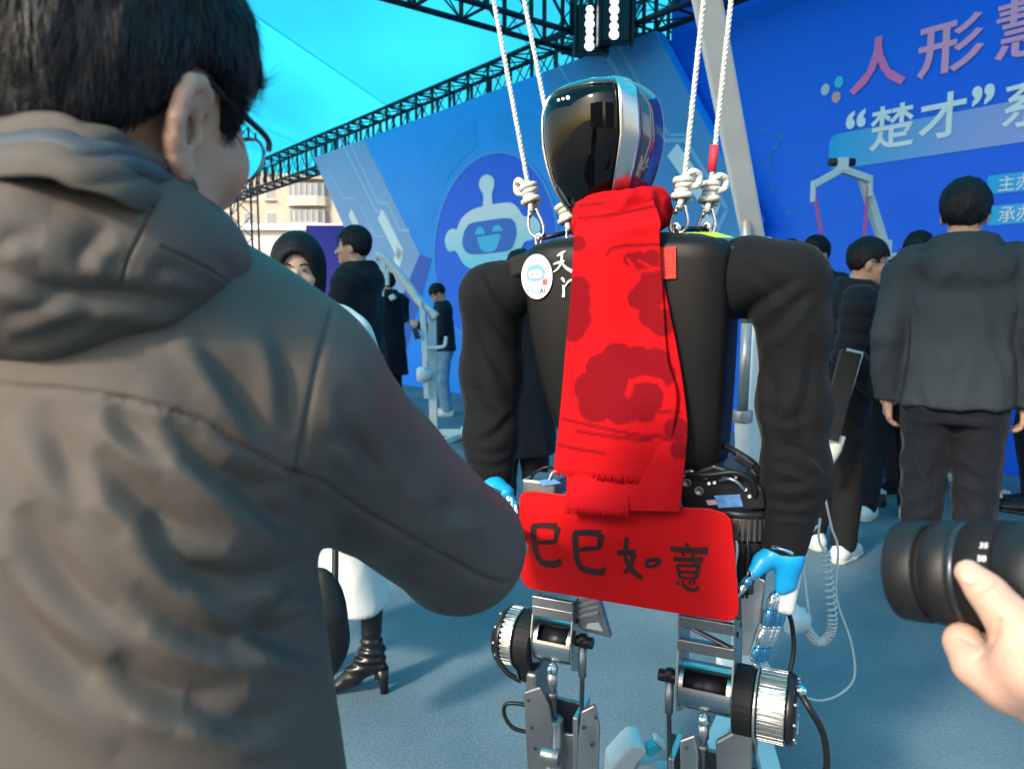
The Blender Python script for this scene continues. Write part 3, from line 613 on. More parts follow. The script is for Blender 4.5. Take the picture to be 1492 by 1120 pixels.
# image-left arm hangs down, image-right arm stands out then drops
aL = [L(752, 418, .0), L(718, 432, .0), L(716, 545, .01), L(715, 640, -.03), L(716, 704, -.065)]; rL = [.056, .065, .064, .054, .044]
lo, hi = bounds(aL, .12)
def creases(V, F, lines, off=None, face=True):                    # lines: (photo polyline, width px, depth m); a valley with a soft ridge beside it
    W = V if off is None else V + np.array(off)[None]
    N = vnormals(V, F); q, z = pix(W); vw = W - np.array([0, 0, CAMZ]); vw /= np.linalg.norm(vw, axis=1, keepdims=True); fc = np.clip(-(N * vw).sum(1) * 2.0, 0, 1) if face else 1
    D = np.zeros(len(V))
    for poly, w, a in lines:
        m = (q[:, 0] > min(p[0] for p in poly) - 5 * w) & (q[:, 0] < max(p[0] for p in poly) + 5 * w) & (q[:, 1] > min(p[1] for p in poly) - 5 * w) & (q[:, 1] < max(p[1] for p in poly) + 5 * w)
        if not m.any(): continue
        d, t, sd = seg_dist(q[m], [tuple(p)[:2] for p in catmull([(x, y, 0) for x, y in poly], 5)]); env = np.sin(np.pi * np.clip(t, 0, 1)) ** .9 if w > 4 else 1
        D[m] += env * (-a * np.exp(-(d / w) ** 1.5) + (.75 * a * np.exp(-((sd - 1.6 * w) / (.9 * w)) ** 2) * (d < 5 * w) + .25 * a * np.exp(-((sd + 2.4 * w) / (1.5 * w)) ** 2) * (d < 5 * w) if w > 4 else 0))
    return V + N * (D * fc)[:, None]
def to_world(V): return np.array(RO)[None] + V[:, :1] * np.array(RU) + V[:, 1:2] * np.array(RV) + V[:, 2:3] * np.array((0, 0, 1))
def post_lines(lines):
    def fn(V, F):
        W = to_world(V); W2 = creases(W, F, lines); d = W2 - W
        return V + np.stack([d @ np.array(RU), d @ np.array(RV), d[:, 2]], 1)
    return fn
FL = [([(690, 405), (700, 440), (730, 480), (765, 520)], 7, .006), ([(705, 395), (725, 430), (760, 470)], 7, .006), ([(690, 430), (705, 500), (740, 560)], 8, .006), ([(672, 555), (700, 575), (740, 600)], 8, .007), ([(690, 480), (700, 540), (705, 590)], 8, .005), ([(750, 600), (725, 630), (690, 645)], 7, .006), ([(688, 655), (715, 662), (745, 655)], 5, .005), ([(686, 672), (712, 682), (742, 676)], 5, .005), ([(690, 690), (715, 694), (740, 690)], 5, .004)]
FR = [([(1060, 480), (1110, 440), (1170, 400)], 10, .008), ([(1095, 500), (1135, 470), (1180, 420)], 10, .008), ([(1080, 380), (1120, 410), (1150, 450)], 9, .005), ([(1104, 520), (1125, 560), (1130, 620), (1150, 680)], 10, .007), ([(1190, 480), (1180, 560), (1160, 620)], 10, .006), ([(1110, 590), (1140, 610), (1185, 600)], 8, .006), ([(1122, 655), (1150, 650), (1190, 668), (1206, 690)], 7, .007), ([(1122, 672), (1150, 680), (1195, 700)], 6, .006), ([(1120, 700), (1150, 705), (1190, 698)], 7, .006), ([(1120, 725), (1155, 735), (1200, 720)], 7, .006), ([(1118, 752), (1150, 748), (1185, 755)], 6, .005), ([(1140, 560), (1165, 600), (1172, 650)], 9, .006)]
def post_arm(sc):
    def fn(V, F):
        N = vnormals(V, F); z = V[:, 2]; w = np.exp(-((z - sc) / .10) ** 2)
        return V + N * (w * (.0042 * np.sin(z * 125 + 9 * gnoise(V * 9) + V[:, 0] * 70) * np.clip(.2 + 2.2 * gnoise(V * 11 + 3), 0, 1) + .004 * gnoise(V * np.array([20, 20, 45]))))[:, None]
    return fn
cloth('sleeve', lambda X: smax(chain(X, aL, rL, .03), half(X, aL[-1], aL[-1] - aL[-2]), .008), lo, hi, .0042, M_sleeve, BOT, .003, .09, 3, post=post_lines(FL))
aR = [L(1040, 420, .0), L(1090, 404, .0), L(1154, 408, .0), L(1157, 480, -.005), L(1156, 590, -.01), L(1160, 690, -.03), L(1141, 806, -.05)]; rR = [.058, .066, .059, .057, .058, .054, .037]
lo, hi = bounds(aR, .12)
cloth('sleeve', lambda X: smax(chain(X, aR, rR, .035), half(X, aR[-1], aR[-1] - aR[-2]), .008), lo, hi, .0042, M_sleeve, BOT, .003, .10, 8, post=post_lines(FR))

# hands: blue backs, mirror fingers
def finger(mb, pts, r): mb.tube(catmull(pts, 4), r, 10)
HR = MB(); w = aR[-1]
def soft(name, prims, k, h, m, parent, pad=.03):
    pts = [p for pr in prims for p in pr[:2]]; lo, hi = bounds(pts, pad + max(max(pr[2:4]) for pr in prims))
    def fn(X):
        d = None
        for a, b, ra, rb in prims: e = cone(X, a, b, ra, rb); d = e if d is None else smin(d, e, k)
        return d
    V, F = nets(fn, lo, hi, h); return mk(name, relax(V, F, 1), F, m, parent)
hv = -.06
hand1 = soft('hand', [(L(1138, 802, hv), L(1150, 815, hv), .024, .024), (L(1132, 806, hv), L(1112, 818, hv - .015), .021, .017), (L(1112, 818, hv - .015), L(1100, 833, hv - .03), .016, .0125), (L(1148, 812, hv), L(1140, 856, hv), .023, .014), (L(1152, 812, hv), L(1150, 850, hv), .020, .014)], .010, .0028, M_hand, BOT)
soft('hand_back_plate', [(L(1160, 820, hv + .01), L(1148, 886, hv + .008), .013, .012), (L(1150, 850, hv + .006), L(1138, 884, hv), .010, .011)], .008, .0028, M_handw, hand1)
MB().tube([L(1118, 800, hv), L(1130, 797, hv - .03), L(1150, 803, hv - .03), L(1163, 812, hv)], .004, 8).build('wrist_ring', M_mirror, hand1)
def robot_finger(pxs, v0, r0, parent):
    pts = [L(x, y, v0 - .004 * i) for i, (x, y) in enumerate(pxs)]
    o = None
    for i in range(len(pts) - 1):
        mb = MB().tube([pts[i] * .92 + pts[i + 1] * .08, pts[i] * .5 + pts[i + 1] * .5, pts[i] * .08 + pts[i + 1] * .92], [r0 * .92, r0 * 1.04, r0 * .86], 9); mb.ball(pts[i], r0 * .86, 8)
        mb.build('finger_link', M_mirror if i % 2 == 0 else M_fblue, parent, .0008); r0 *= .93
    MB().ball(pts[-1], (r0 * .8, r0 * .8, r0), 8).build('fingertip', M_mirror, parent)
M_fblue = mat('finger_blue_chrome', (.10, .36, .62), .12, metal=.85, bump=.4, bscale=80)
robot_finger([(1101, 830), (1092, 842), (1084, 853), (1074, 864)], hv - .03, .0105, hand1)
for k, (dx, dv) in enumerate(((0, -.006), (8, .010), (15, .024), (-5, -.020))): robot_finger([(1131 + dx, 866 + k), (1127 + dx, 886), (1119 + dx, 913), (1109 + dx * .8, 942), (1101 + dx * .8, 968 - 3 * k)], hv + dv, .0088, hand1)
wl_ = aL[-1]; hv2 = -.085
hand2 = soft('hand', [(L(712, 698, hv2 + .02), L(720, 708, hv2), .022, .022), (L(720, 706, hv2), L(738, 718, hv2 - .02), .020, .016), (L(708, 706, hv2), L(728, 722, hv2 - .02), .016, .014)], .010, .003, M_hand, BOT)
MB().tube([L(702, 706, hv2 - .02), L(712, 710, hv2 - .045), L(726, 716, hv2 - .04)], .004, 8).build('wrist_ring', M_mirror, hand2)
for k in range(4): robot_finger([(734 + 2 * k, 714 + 3 * k), (743 + k, 722 + 4 * k), (750, 732 + 4 * k), (755, 744 + 4 * k)], hv2 - .02 - .002 * k, .0085, hand2)

# ---------------------------------------------------------------- pelvis, hip drives and legs
def fins(name, c, axis, r, w, nf, m, parent, depth=.006):        # finned drive housing: each rib its own piece
    c = Vector(c); x, y, d = basis(axis); bx = []
    core = MB().cyl(c, c + d * w, r - depth, n=40).build(name, m, parent, .001)
    me = None
    for i in range(nf):
        a = 2 * math.pi * i / nf; rad = x * math.cos(a) + y * math.sin(a); tan = d.cross(rad); M = Matrix((tan, rad, d)).transposed()
        if me is None: me = MB().box((0, 0, 0), (2 * math.pi * r / nf * .52, depth * 1.6, w * .94)).build('fin', m, core, .0006).data; bpy.data.objects.remove(bpy.data.objects[[o.name for o in core.children][-1]])
        o = link('fin', me, None, core); o.matrix_local = Matrix.Translation(c + d * w / 2 + rad * (r - depth * .6)) @ M.to_4x4()
    return core
X_, Y_, Z_ = Vector((1, 0, 0)), Vector((0, 1, 0)), Vector((0, 0, 1))
pz = L(900, 770, .02).z
MB().box(((bl + br) / 2, .03, pz), (.24, .10, .12)).build('pelvis', M_dark, BOT, .012, 3)
MB().cyl(((bl + br) / 2, .01, zb + .01), ((bl + br) / 2, .015, pz), .05).build('waist_drive', M_dark, BOT, .004)
# image-right hip drive pack, seen past the scarf: plate on top, finned barrel, label, clip loops
HIP = MB().prism([L(x, y, -.075) for x, y in ((1000, 690), (1040, 676), (1085, 690), (1112, 712), (1116, 742), (1060, 748), (994, 742), (990, 720))], (0, .13, 0)).build('hip_pack', M_dark, BOT, .006, 3)
hb = L(1080, 752, -.02); fins('hip_barrel', hb + Z_ * -.03, (0, 0, 1), .062, .042, 36, M_bronze, BOT)
MB().lathe(hb + Z_ * -.034, (0, 0, -1), [(0, .06), (.006, .062), (.02, .058), (.05, .058), (.055, .05), (.10, .044), (.10, 0)], 36).build('hip_housing', M_dark, BOT)
MB().lathe(hb + Z_ * .014, (0, 0, 1), [(0, .063), (.008, .064), (.012, .058), (.012, 0)], 36).build('hip_cap', M_dark, BOT)
def tile(name, pxp, m, v, th=.002, parent=None): return MB().prism([L(x, y, v) for x, y in pxp], (0, th, 0)).build(name, m, parent or HIP, .0006)
tile('label', [(1040, 722), (1078, 720), (1083, 738), (1047, 740)], M_blue_lab, -.0775); tile('label', [(1028, 729), (1042, 728), (1045, 735), (1032, 736)], M_pinklab, -.0775)
for x, y in ((1019, 715), (1001, 703)): MB().lathe(L(x, y, -.076), (0, -1, 0), [(0, .0), (0, .006), (.003, .0085), (.003, .006), (-.001, .005)], 18).build('plate_hole', M_alu2, HIP)
MB().tube(catmull([L(996, 694, -.08), L(1003, 686, -.09), L(1016, 690, -.09), L(1030, 697, -.085)], 5), .0035, 8).build('clip_loop', M_alu, HIP); MB().tube(catmull([L(1048, 700, -.08), L(1062, 697, -.09), L(1075, 703, -.09), L(1084, 712, -.08)], 5), .0035, 8).build('clip_loop', M_alu, HIP)
for x, y in ((1033, 704), (1041, 703), (1086, 713), (1072, 695), (1092, 723), (1050, 690)): MB().cyl(L(x, y, -.079), L(x, y, -.074), .0034, n=6).build('bolt', M_alu, HIP)
MB().tube(catmull([L(1048, 645, -.02), L(1075, 660, -.05), L(1098, 676, -.05), L(1112, 700, -.04), L(1118, 724, -.03)], 6), .0065, 10).build('cable', M_cable, BOT); MB().tube(catmull([L(1000, 688, -.085), L(1030, 692, -.1), L(1070, 688, -.1), L(1094, 700, -.09), L(1100, 722, -.08)], 6), .0055, 10).build('cable', M_cable, BOT)
MB().bar(L(1072, 663, -.052), L(1098, 679, -.052), .018, .016).build('connector', M_dark, BOT, .003)
fins('side_drive', L(1100, 715, .03), (.55, -.75, .1), .055, .03, 30, M_alu2, BOT); MB().lathe(L(1112, 716, .0), (.55, -.75, .1), [(.0, .05), (.012, .056), (.02, .05), (.022, .036)], 36).build('side_drive_ring', M_handw, BOT)
# image-left hip, mostly behind the sign
MB().box(L(795, 706, -.03), (.075, .08, .035)).build('hip_box', M_alu2, BOT, .005); tile('label', [(782, 700), (806, 697), (818, 704), (792, 708)], M_blue_lab, -.0735, parent=BOT)
MB().tube(catmull([L(772, 700, -.06), L(780, 688, -.08), L(798, 680, -.08), L(812, 686, -.07)], 5), .003, 8).build('cable', M_cable, BOT); MB().tube(catmull([L(800, 700, -.07), L(806, 688, -.085), L(816, 684, -.08)], 5), .003, 8).build('cable', M_handw, BOT)
for px, v0, mm in ((800, .0, M_dark), (1062, .0, M_dark)): MB().box(L(px, 800, v0), (.075, .09, .12)).build('hip_yoke', mm, BOT, .008)

for x0_, y0_, x1_, y1_, vv_, rr_ in ((1070, 800, 1110, 800, -.03, .030), (1062, 840, 1100, 842, -.03, .034), (1088, 868, 1108, 905, -.02, .016)): MB().cyl(L(x0_, y0_, vv_), L(x1_, y1_, vv_), rr_).build('hip_joint', M_bronze, BOT, .004)
MB().prism([L(x, y, -.055) for x, y in ((1078, 850), (1100, 838), (1116, 846), (1108, 905), (1092, 955), (1082, 955))], (0, .012, 0)).build('thigh_arm', M_alu, BOT, .003)
MB().prism([L(x, y, -.045) for x, y in ((1052, 800), (1108, 795), (1112, 850), (1090, 905), (1050, 905))], (0, .07, 0)).build('thigh_housing', M_bronze, BOT, .006)
for k_ in range(4): MB().tube(catmull([L(1060 + 9 * k_, 770, -.07), L(1066 + 8 * k_, 800, -.085), L(1062 + 9 * k_, 830, -.08), L(1070 + 6 * k_, 870, -.06)], 6), .0028, 7).build('cable', (M_cable, M_handw, M_cable, M_dark)[k_], BOT)
def plate(name, pxp, v, th, m, parent=None, bev=.0015): return MB().prism([L(x, y, v) for x, y in pxp], (0, th, 0)).build(name, m, parent or BOT, bev)
def side_plate(name, pts, x, th, m, bev=.0015):                   # outline in (y,z), thickness along x
    return MB().prism([(x, y, z) for y, z in pts], (th, 0, 0)).build(name, m, BOT, bev)
def zz(px, py, v=-.02): return L(px, py, v).z
def leg(S, xin, xout, xc, sgn, pk, pth, phip, drive_px):
    # xin/xout inner and outer side plate columns; the knee drive sits outside
    zk = pk[1]; zh = phip; xi, xo = xin, xout
    for x, m in ((xi, M_alu), (xo, M_alu)):
        t = .004 if x == xi else -.004
        side_plate('thigh_plate', [(-.055, zh), (.05, zh), (.055, zk + .06), (.045, zk - .02), (.0, zk - .055), (-.05, zk - .03), (-.062, zk + .03), (-.045, zk + .10)], x, t, m)
    for z, y in ((zh - .03, -.045), (zk + .105, -.045), (zk + .07, .04)): MB().bar((xi, y, z), (xo, y, z), .012, .022, (0, 1, 0)).build('cross_brace', M_alu2, BOT, .002)
    MB().bar((xi, -.04, zh - .035), (xo, -.04, zk + .11), .014, .006, (0, 1, 0)).build('cross_brace', M_bronze, BOT, .002)
    for y, z in ((-.03, zh - .045), (.02, zh - .045), (-.045, zk + .05), (.03, zk + .0)):
        for x in (xi, xo): MB().cyl((x - .003, y, z), (x + .003, y, z), .005, n=6).build('bolt', M_dark, BOT)
legs = {}
def build_leg(kx, ky, sgn, wid, hip_y, motor_r, mw):
    k = L(kx, ky, -.02); xi = k.x - sgn * wid * .5; xo = k.x + sgn * wid * .5; zk = k.z; zh = L(kx, hip_y, -.02).z
    leg(sgn, min(xi, xo), max(xi, xo), k.x, sgn, (k.x, zk), None, zh, None)
    # belt-wrapped knee wheel beside the outer plate, then the finned drive
    bw = .036; a = Vector((xo, -.012, zk)); b = a + X_ * sgn * bw
    v, f = [], []; out = []
    rr = motor_r * 1.0; zt2 = zk + .13
    for t in np.linspace(R(-60), R(90), 14): out.append((-.012 - rr * math.cos(t) * 1.0, zk + rr * math.sin(t)))
    out += [(-.012 + .02, zk + rr), (-.012 + .05, zk + .02), (-.012 + .035, zk - .075), (-.012 - .01, zk - .095)]
    MB().prism([(min(a.x, b.x), y, z) for y, z in out], (bw, 0, 0)).build('belt_guard', M_rubber, BOT, .003, 3)
    ol = xo + sgn * (bw + .002)
    rim = [(y * 1.06, zk + (z - zk) * 1.05) for y, z in out]
    MB().prism([(min(ol, ol + sgn * .004), y, z) for y, z in rim], (.004, 0, 0)).build('outer_plate', M_alu, BOT, .0012)
    d0 = Vector((ol + sgn * .005, -.006, zk)); fins('knee_drive', d0, (sgn, 0, 0), motor_r, mw, 34, M_alu, BOT)
    d1 = d0 + X_ * sgn * (mw + .002); MB().lathe(d1, (sgn, 0, 0), [(0, motor_r * .98), (.004, motor_r), (.012, motor_r * .93), (.016, motor_r * .55), (.016, 0)], 36).build('drive_cap', M_dark, BOT)
    cap = d1 + X_ * sgn * .0165
    MB().box(cap + Vector((0, -.008, .004)), (.001, .045, .055)).build('label', mat('label_grey', (.20, .24, .30), .4), BOT); MB().box(cap + Vector((sgn * .001, .004, -.035)), (.001, .020, .018)).build('label', M_stick, BOT)
    for i in range(10):
        t = 2 * math.pi * i / 10; MB().cyl(cap + Vector((-.006 * sgn, math.cos(t) * motor_r * .86, math.sin(t) * motor_r * .86)), cap + Vector((.001 * sgn, math.cos(t) * motor_r * .86, math.sin(t) * motor_r * .86)), .0035, n=6).build('bolt', M_alu, BOT)
    # knee drum between the plates, slotted, front clevis and push rod
    zc = zk + .012; mb = MB(); n = 26; r = .046
    drum = [( -.012 - r * math.cos(t), zc + r * math.sin(t)) for t in np.linspace(R(-75), R(115), n)]
    v = []; f = []; x0, x1 = min(xi, xo) + .005, max(xi, xo) - .005
    cuts = [x0, x0 + .008, x1 - .008, x1]
    for rad in (1, .9):
        for (y, z) in drum: v += [(c, -.012 + (y + .012) * rad, zc + (z - zc) * rad) for c in cuts]
    N = n * 4
    for j in range(n - 1):
        for c in range(3):
            if c == 1 and 12 <= j <= 17: continue               # the slot
            q = (j * 4 + c, j * 4 + c + 1, (j + 1) * 4 + c + 1, (j + 1) * 4 + c); f += [q, tuple(N + i for i in q[::-1])]
    for c in (0, 3): f += [(j * 4 + c, (j + 1) * 4 + c, N + (j + 1) * 4 + c, N + j * 4 + c) for j in range(n - 1)]
    for c in (1, 2): f += [(j * 4 + c, (j + 1) * 4 + c, N + (j + 1) * 4 + c, N + j * 4 + c) for j in range(12, 18)]
    for j in (12, 18): f.append((j * 4 + 1, j * 4 + 2, N + j * 4 + 2, N + j * 4 + 1))
    for j in (0, n - 1): f += [(j * 4 + c, j * 4 + c + 1, N + j * 4 + c + 1, N + j * 4 + c) for c in range(3)]
    mk('knee_drum', v, f, M_chrome, BOT, smooth=False)
    MB().cyl((x0 + .002, -.012, zc), (x1 - .002, -.012, zc), .030).build('knee_axle', M_dark, BOT); xc = (x0 + x1) / 2
    for s in (-.014, 0, .014): MB().ball((xc + s, -.046, zc + .004), .006, 8).build('bolt', M_mirror, BOT)
    rod1 = MB().tube([(xc, -.048, zc - .055), (xc, -.046, zc - .085), (xc, -.044, zc - .09), (xc, -.036, zc - .17)], [.011, .011, .0075, .0075], 12).build('push_rod', M_alu, BOT)
    MB().ball((xc, -.048, zc - .048), .014, 12).build('ball_joint', M_mirror, BOT); MB().tube([(xc, -.045, zc - .100), (xc, -.044, zc - .112)], .0105, 6).build('lock_nut', M_alu2, BOT)
    # second, slimmer strut on the inner side with its pivot block
    xs = xi - sgn * .016; MB().cyl((xi - sgn * .002, -.035, zk + .03), (xs - sgn * .022, -.035, zk + .03), .012).build('pivot', M_dark, BOT, .001); MB().ball((xs, -.035, zk + .035), .013, 10).build('ball_joint', M_cable, BOT)
    MB().tube([(xs, -.035, zk + .02), (xs, -.035, zk - .045), (xs, -.035, zk - .047), (xs + sgn * .003, -.03, zk - .17)], [.0085, .0085, .005, .005], 10).build('push_rod', M_alu2, BOT)
    # shank: outer cheek, round tube, boxed channel, foot
    xa, xb = min(xi, xo) - .002, max(xi, xo) + .012
    MB().prism([(xb - .016 if sgn > 0 else xa - .010, y, z) for y, z in ((-.055, zk - .055), (.045, zk - .03), (.040, zk - .30), (.028, zk - .42), (-.030, zk - .42), (-.05, zk - .25))], (.024, 0, 0)).build('shank_cheek', M_alu2, BOT, .006, 3)
    MB().prism([(xi - sgn * .006 - .006, y, z) for y, z in ((-.050, zk - .13), (.030, zk - .12), (.034, zk - .40), (-.028, zk - .42), (-.045, zk - .28))], (.012, 0, 0)).build('shank_cheek', M_alu, BOT, .003)
    MB().lathe((xc, -.036, zk - .15), (0, 0, -1), [(0, .008), (0, .019), (.004, .021), (.10, .021), (.10, .024), (.26, .022), (.26, 0)], 24).build('shank_tube', M_alu2, BOT)
    MB().cyl((xc - .02, -.050, zk - .225), (xc + .02, -.050, zk - .225), .018).build('shank_joint', M_alu, BOT, .002)
    MB().bar((min(xi, xo), .03, zk - .18), (max(xi, xo), .03, zk - .18), .012, .08, (0, 1, 0)).build('shank_back', M_alu2, BOT, .002)
    for i in range(4): MB().box((xc - sgn * -.022, -.052, zk - .145 - i * .011), (.008, .006, .006)).build('terminal', M_dark, BOT, .001)
    za = .09; MB().box((k.x, .0, za + (zk - .42 - za) / 2), (wid * .8, .055, max(.02, zk - .42 - za))).build('ankle_link', M_alu2, BOT, .006)
    MB().box((k.x, -.035, .035), (.085, .24, .05)).build('foot', M_dark, BOT, .015, 3); MB().box((k.x, -.02, .075), (.06, .09, .05)).build('ankle', M_alu, BOT, .008)
    return k, d0, d1
kl, dl0, dl1 = build_leg(812, 942, -1, .092, 866, .062, .026)
kr, dr0, dr1 = build_leg(1030, 1012, 1, .108, 880, .066, .050)
plate('shank_shell', ((762, 1008), (786, 1000), (800, 1030), (806, 1062), (803, 1210), (772, 1210)), -.058, .012, M_alu2, bev=.004); plate('shank_shell', ((846, 1036), (866, 1026), (873, 1060), (868, 1210), (838, 1210), (842, 1080)), -.055, .012, M_alu, bev=.004); plate('shank_shell', ((806, 1066), (838, 1070), (836, 1210), (805, 1210)), -.030, .01, M_alu2, bev=.003)
plate('shank_shell', ((1042, 1080), (1086, 1056), (1096, 1075), (1094, 1230), (1046, 1230)), -.062, .014, M_alu2, bev=.005); plate('shank_shell', ((990, 1078), (1012, 1070), (1018, 1100), (1014, 1230), (992, 1230)), -.055, .012, M_alu, bev=.004)
for x_, y_ in ((770, 1020), (775, 1060), (868, 1045), (862, 1085), (850, 1060), (1052, 1085), (1085, 1075), (1000, 1090), (780, 1090), (1060, 1110)): MB().cyl(L(x_, y_, -.060), L(x_, y_, -.05), .0038, n=6).build('bolt', M_dark, BOT)
# cables round the knees
q = dr1 + X_ * .018
MB().tube(catmull([q + Vector((0, -.02, .05)), q + Vector((.02, -.04, .03)), q + Vector((.045, -.03, -.02)), q + Vector((.052, -.02, -.09)), q + Vector((.03, -.02, -.125)), q + Vector((-.05, -.02, -.13)), q + Vector((-.09, -.03, -.12))], 8), .0062, 10).build('cable', M_cable, BOT)
MB().ball(q + Vector((.004, -.024, .052)), .011, 10).build('connector', M_mirror, BOT)
MB().tube(catmull([q + Vector((-.02, .02, .06)), q + Vector((-.015, .03, .11)), q + Vector((-.025, .03, .17)), q + Vector((-.05, .02, .21))], 6), .0045, 8).build('cable', M_cable, BOT)
q = dl1 - X_ * .017
MB().tube(catmull([q + Vector((.02, -.02, .045)), q + Vector((-.004, -.03, .02)), q + Vector((-.008, -.03, -.03)), q + Vector((.02, -.03, -.07)), q + Vector((.05, -.02, -.09))], 8), .0058, 10).build('cable', M_cable, BOT)
MB().tube(catmull([q + Vector((.085, -.03, -.135)), q + Vector((.03, -.04, -.137)), q + Vector((.022, -.04, -.165)), q + Vector((.045, -.04, -.19)), q + Vector((.09, -.03, -.195))], 8), .0045, 8).build('cable', M_cable, BOT)
# slotted bracket hanging inside the image-left thigh
BR = MB().prism([L(x, y, -.03) for x, y in ((842, 868), (872, 872), (889, 930), (848, 918), (842, 912))], (0, .02, 0)).build('bracket', M_alu2, BOT, .003); plate('bracket_slot', ((856, 908), (872, 906), (879, 920), (853, 915)), -.0315, .002, M_handw)
for i in range(4): MB().bar(L(844, 874 + i * 8, -.033), L(872, 866 + i * 9, -.033), .004, .004).build('bracket_rib', M_alu, BR)

# ------------------------------------------------------------------ scarf
def red_mat(name, c0, c1, rough=.8):
    m = bpy.data.materials.new(name); m.use_nodes = True; n = m.node_tree.nodes; l = m.node_tree.links; b = n['Principled BSDF']; b.inputs['Roughness'].default_value = rough; b.inputs['Specular IOR Level'].default_value = .08
    b.inputs['Sheen Weight'].default_value = .0
    a = n.new('ShaderNodeAttribute'); a.attribute_name = 'woven'; mx = n.new('ShaderNodeMix'); mx.data_type = 'RGBA'; mx.inputs[6].default_value = (*c0, 1); mx.inputs[7].default_value = (*c1, 1); l.new(a.outputs['Fac'], mx.inputs[0])
    tc = n.new('ShaderNodeTexCoord'); mp = n.new('ShaderNodeMapping'); mp.inputs['Scale'].default_value = (420, 60, 420); l.new(tc.outputs['Object'], mp.inputs[0]); w = n.new('ShaderNodeTexNoise'); w.inputs['Scale'].default_value = 1; l.new(mp.outputs[0], w.inputs['Vector'])
    hs = n.new('ShaderNodeHueSaturation'); mr = n.new('ShaderNodeMapRange'); mr.inputs['To Min'].default_value = .72; mr.inputs['To Max'].default_value = 1.25; l.new(w.outputs['Fac'], mr.inputs['Value']); l.new(mr.outputs[0], hs.inputs['Value']); l.new(mx.outputs[2], hs.inputs['Color']); l.new(hs.outputs[0], b.inputs['Base Color'])
    bp = n.new('ShaderNodeBump'); bp.inputs['Strength'].default_value = .3; bp.inputs['Distance'].default_value = .001; l.new(w.outputs['Fac'], bp.inputs['Height']); l.new(bp.outputs[0], b.inputs['Normal'])
    return m
M_scarf = red_mat('scarf_wool', (.50, .005, .008), (.21, .003, .007))
SC = thing('scarf', 'red woven scarf with darker cloud pattern hung round the robot\'s neck', 'scarf', RO, -YAW)
def cloudness(q):                                                # darker woven clouds, laid out in photo pixels of the drape
    d = np.full(len(q), 1e3)
    for x, y, r in ((875, 537, 22), (900, 525, 26), (860, 565, 24), (890, 560, 40), (930, 530, 26), (955, 528, 22), (965, 545, 20), (920, 580, 34), (868, 590, 26), (905, 595, 24), (945, 578, 24), (940, 600, 16),
                    (842, 420, 18), (835, 440, 26), (842, 465, 20), (835, 480, 18), (842, 355, 12), (945, 430, 24), (955, 405, 22), (948, 460, 18), (965, 470, 20), (930, 435, 16), (918, 378, 10), (930, 380, 14), (950, 375, 12), (985, 625, 18), (990, 655, 14)):
        d = np.minimum(d, np.hypot(q[:, 0] - x, (q[:, 1] - y)) - r)
    def arc(pts, w, add):
        nonlocal d
        e, _, _ = seg_dist(q, pts); e = e - w / 2; d = np.minimum(d, e) if add else np.maximum(d, -e)
    arc([(915, 575), (920, 556), (940, 551), (962, 556), (972, 572), (966, 610)], 9, False); arc([(915, 378), (925, 392), (918, 402), (935, 395), (955, 392)], 5, False)
    arc([(930, 380), (952, 391), (972, 393)], 4, False)
    for a in ([(884, 372), (890, 362), (910, 358), (960, 356)], [(820, 610), (870, 622), (930, 634), (965, 636)], [(840, 628), (890, 636), (950, 642)], [(815, 648), (840, 654), (880, 660)], [(960, 600), (990, 600)], [(966, 640), (1000, 640)], [(845, 318), (900, 312), (955, 300)], [(845, 300), (880, 296)]): arc(a, 5, True)
    return np.clip(.5 - d / 2.5, 0, 1)
def drape(name, left, right, vdepth, nx, ny, m, th=.0035, wave=.004, seed=0, fringe=0.):
    Lc = catmull([(x, y, v) for x, y, v in left], 8); Rc = catmull([(x, y, v) for x, y, v in right], 8); v = []
    def at(c, t): f = t * (len(c) - 1); i = min(int(f), len(c) - 2); return c[i].lerp(c[i + 1], f - i)
    for j in range(ny + 1):
        a = at(Lc, j / ny); b = at(Rc, j / ny)
        for i in range(nx + 1):
            s = i / nx; p = a.lerp(b, s); t = j / ny
            bul = -.010 * math.sin(math.pi * s) + wave * math.sin(s * 7 + 2.5 * math.sin(t * 3 + seed) + seed) * (.25 + .75 * t) + .5 * wave * math.sin(t * 11 + s * 3)
            v.append(L(p.x, p.y, p.z + bul))
    W = nx + 1; f = [(j * W + i, (j + 1) * W + i, (j + 1) * W + i + 1, j * W + i + 1) for j in range(ny) for i in range(nx)]
    k = len(v); v2 = [p + Vector((0, th, 0)) for p in v]; f2 = [tuple(k + q for q in g[::-1]) for g in f]
    edge = [(i, i + 1) for i in range(nx)] + [(ny * W + i + 1, ny * W + i) for i in range(nx)] + [((j + 1) * W, j * W) for j in range(ny)] + [(j * W + nx, (j + 1) * W + nx) for j in range(ny)]
    fe = [(a, b, b + k, a + k) for a, b in edge]
    o = mk(name, v + v2, f + f2 + fe, m, SC)
    wv = np.array([tuple(RO + RU * p.x + RV * p.y + Vector((0, 0, p.z))) for p in v + v2]); q, _ = pix(wv)
    at_ = o.data.attributes.new('woven', 'FLOAT', 'POINT'); at_.data.foreach_set('value', cloudness(q).astype(np.float32))
    if fringe:
        mb = MB()
        for i in range(nx):
            for h in (.25, .75):
                p = v[ny * W + i].lerp(v[ny * W + i + 1], h); e = p + Vector((random.uniform(-.003, .003), random.uniform(-.002, .002), -fringe * random.uniform(.7, 1.1))); mb.tube([p + Vector((0, .001, .002)), (p + e) / 2 + Vector((random.uniform(-.001, .001), 0, 0)), e], [.0011, .001, .0006], 4)
        tag(mb.build('fringe', m, o), kind='stuff')
    return o
f0 = FV - .022
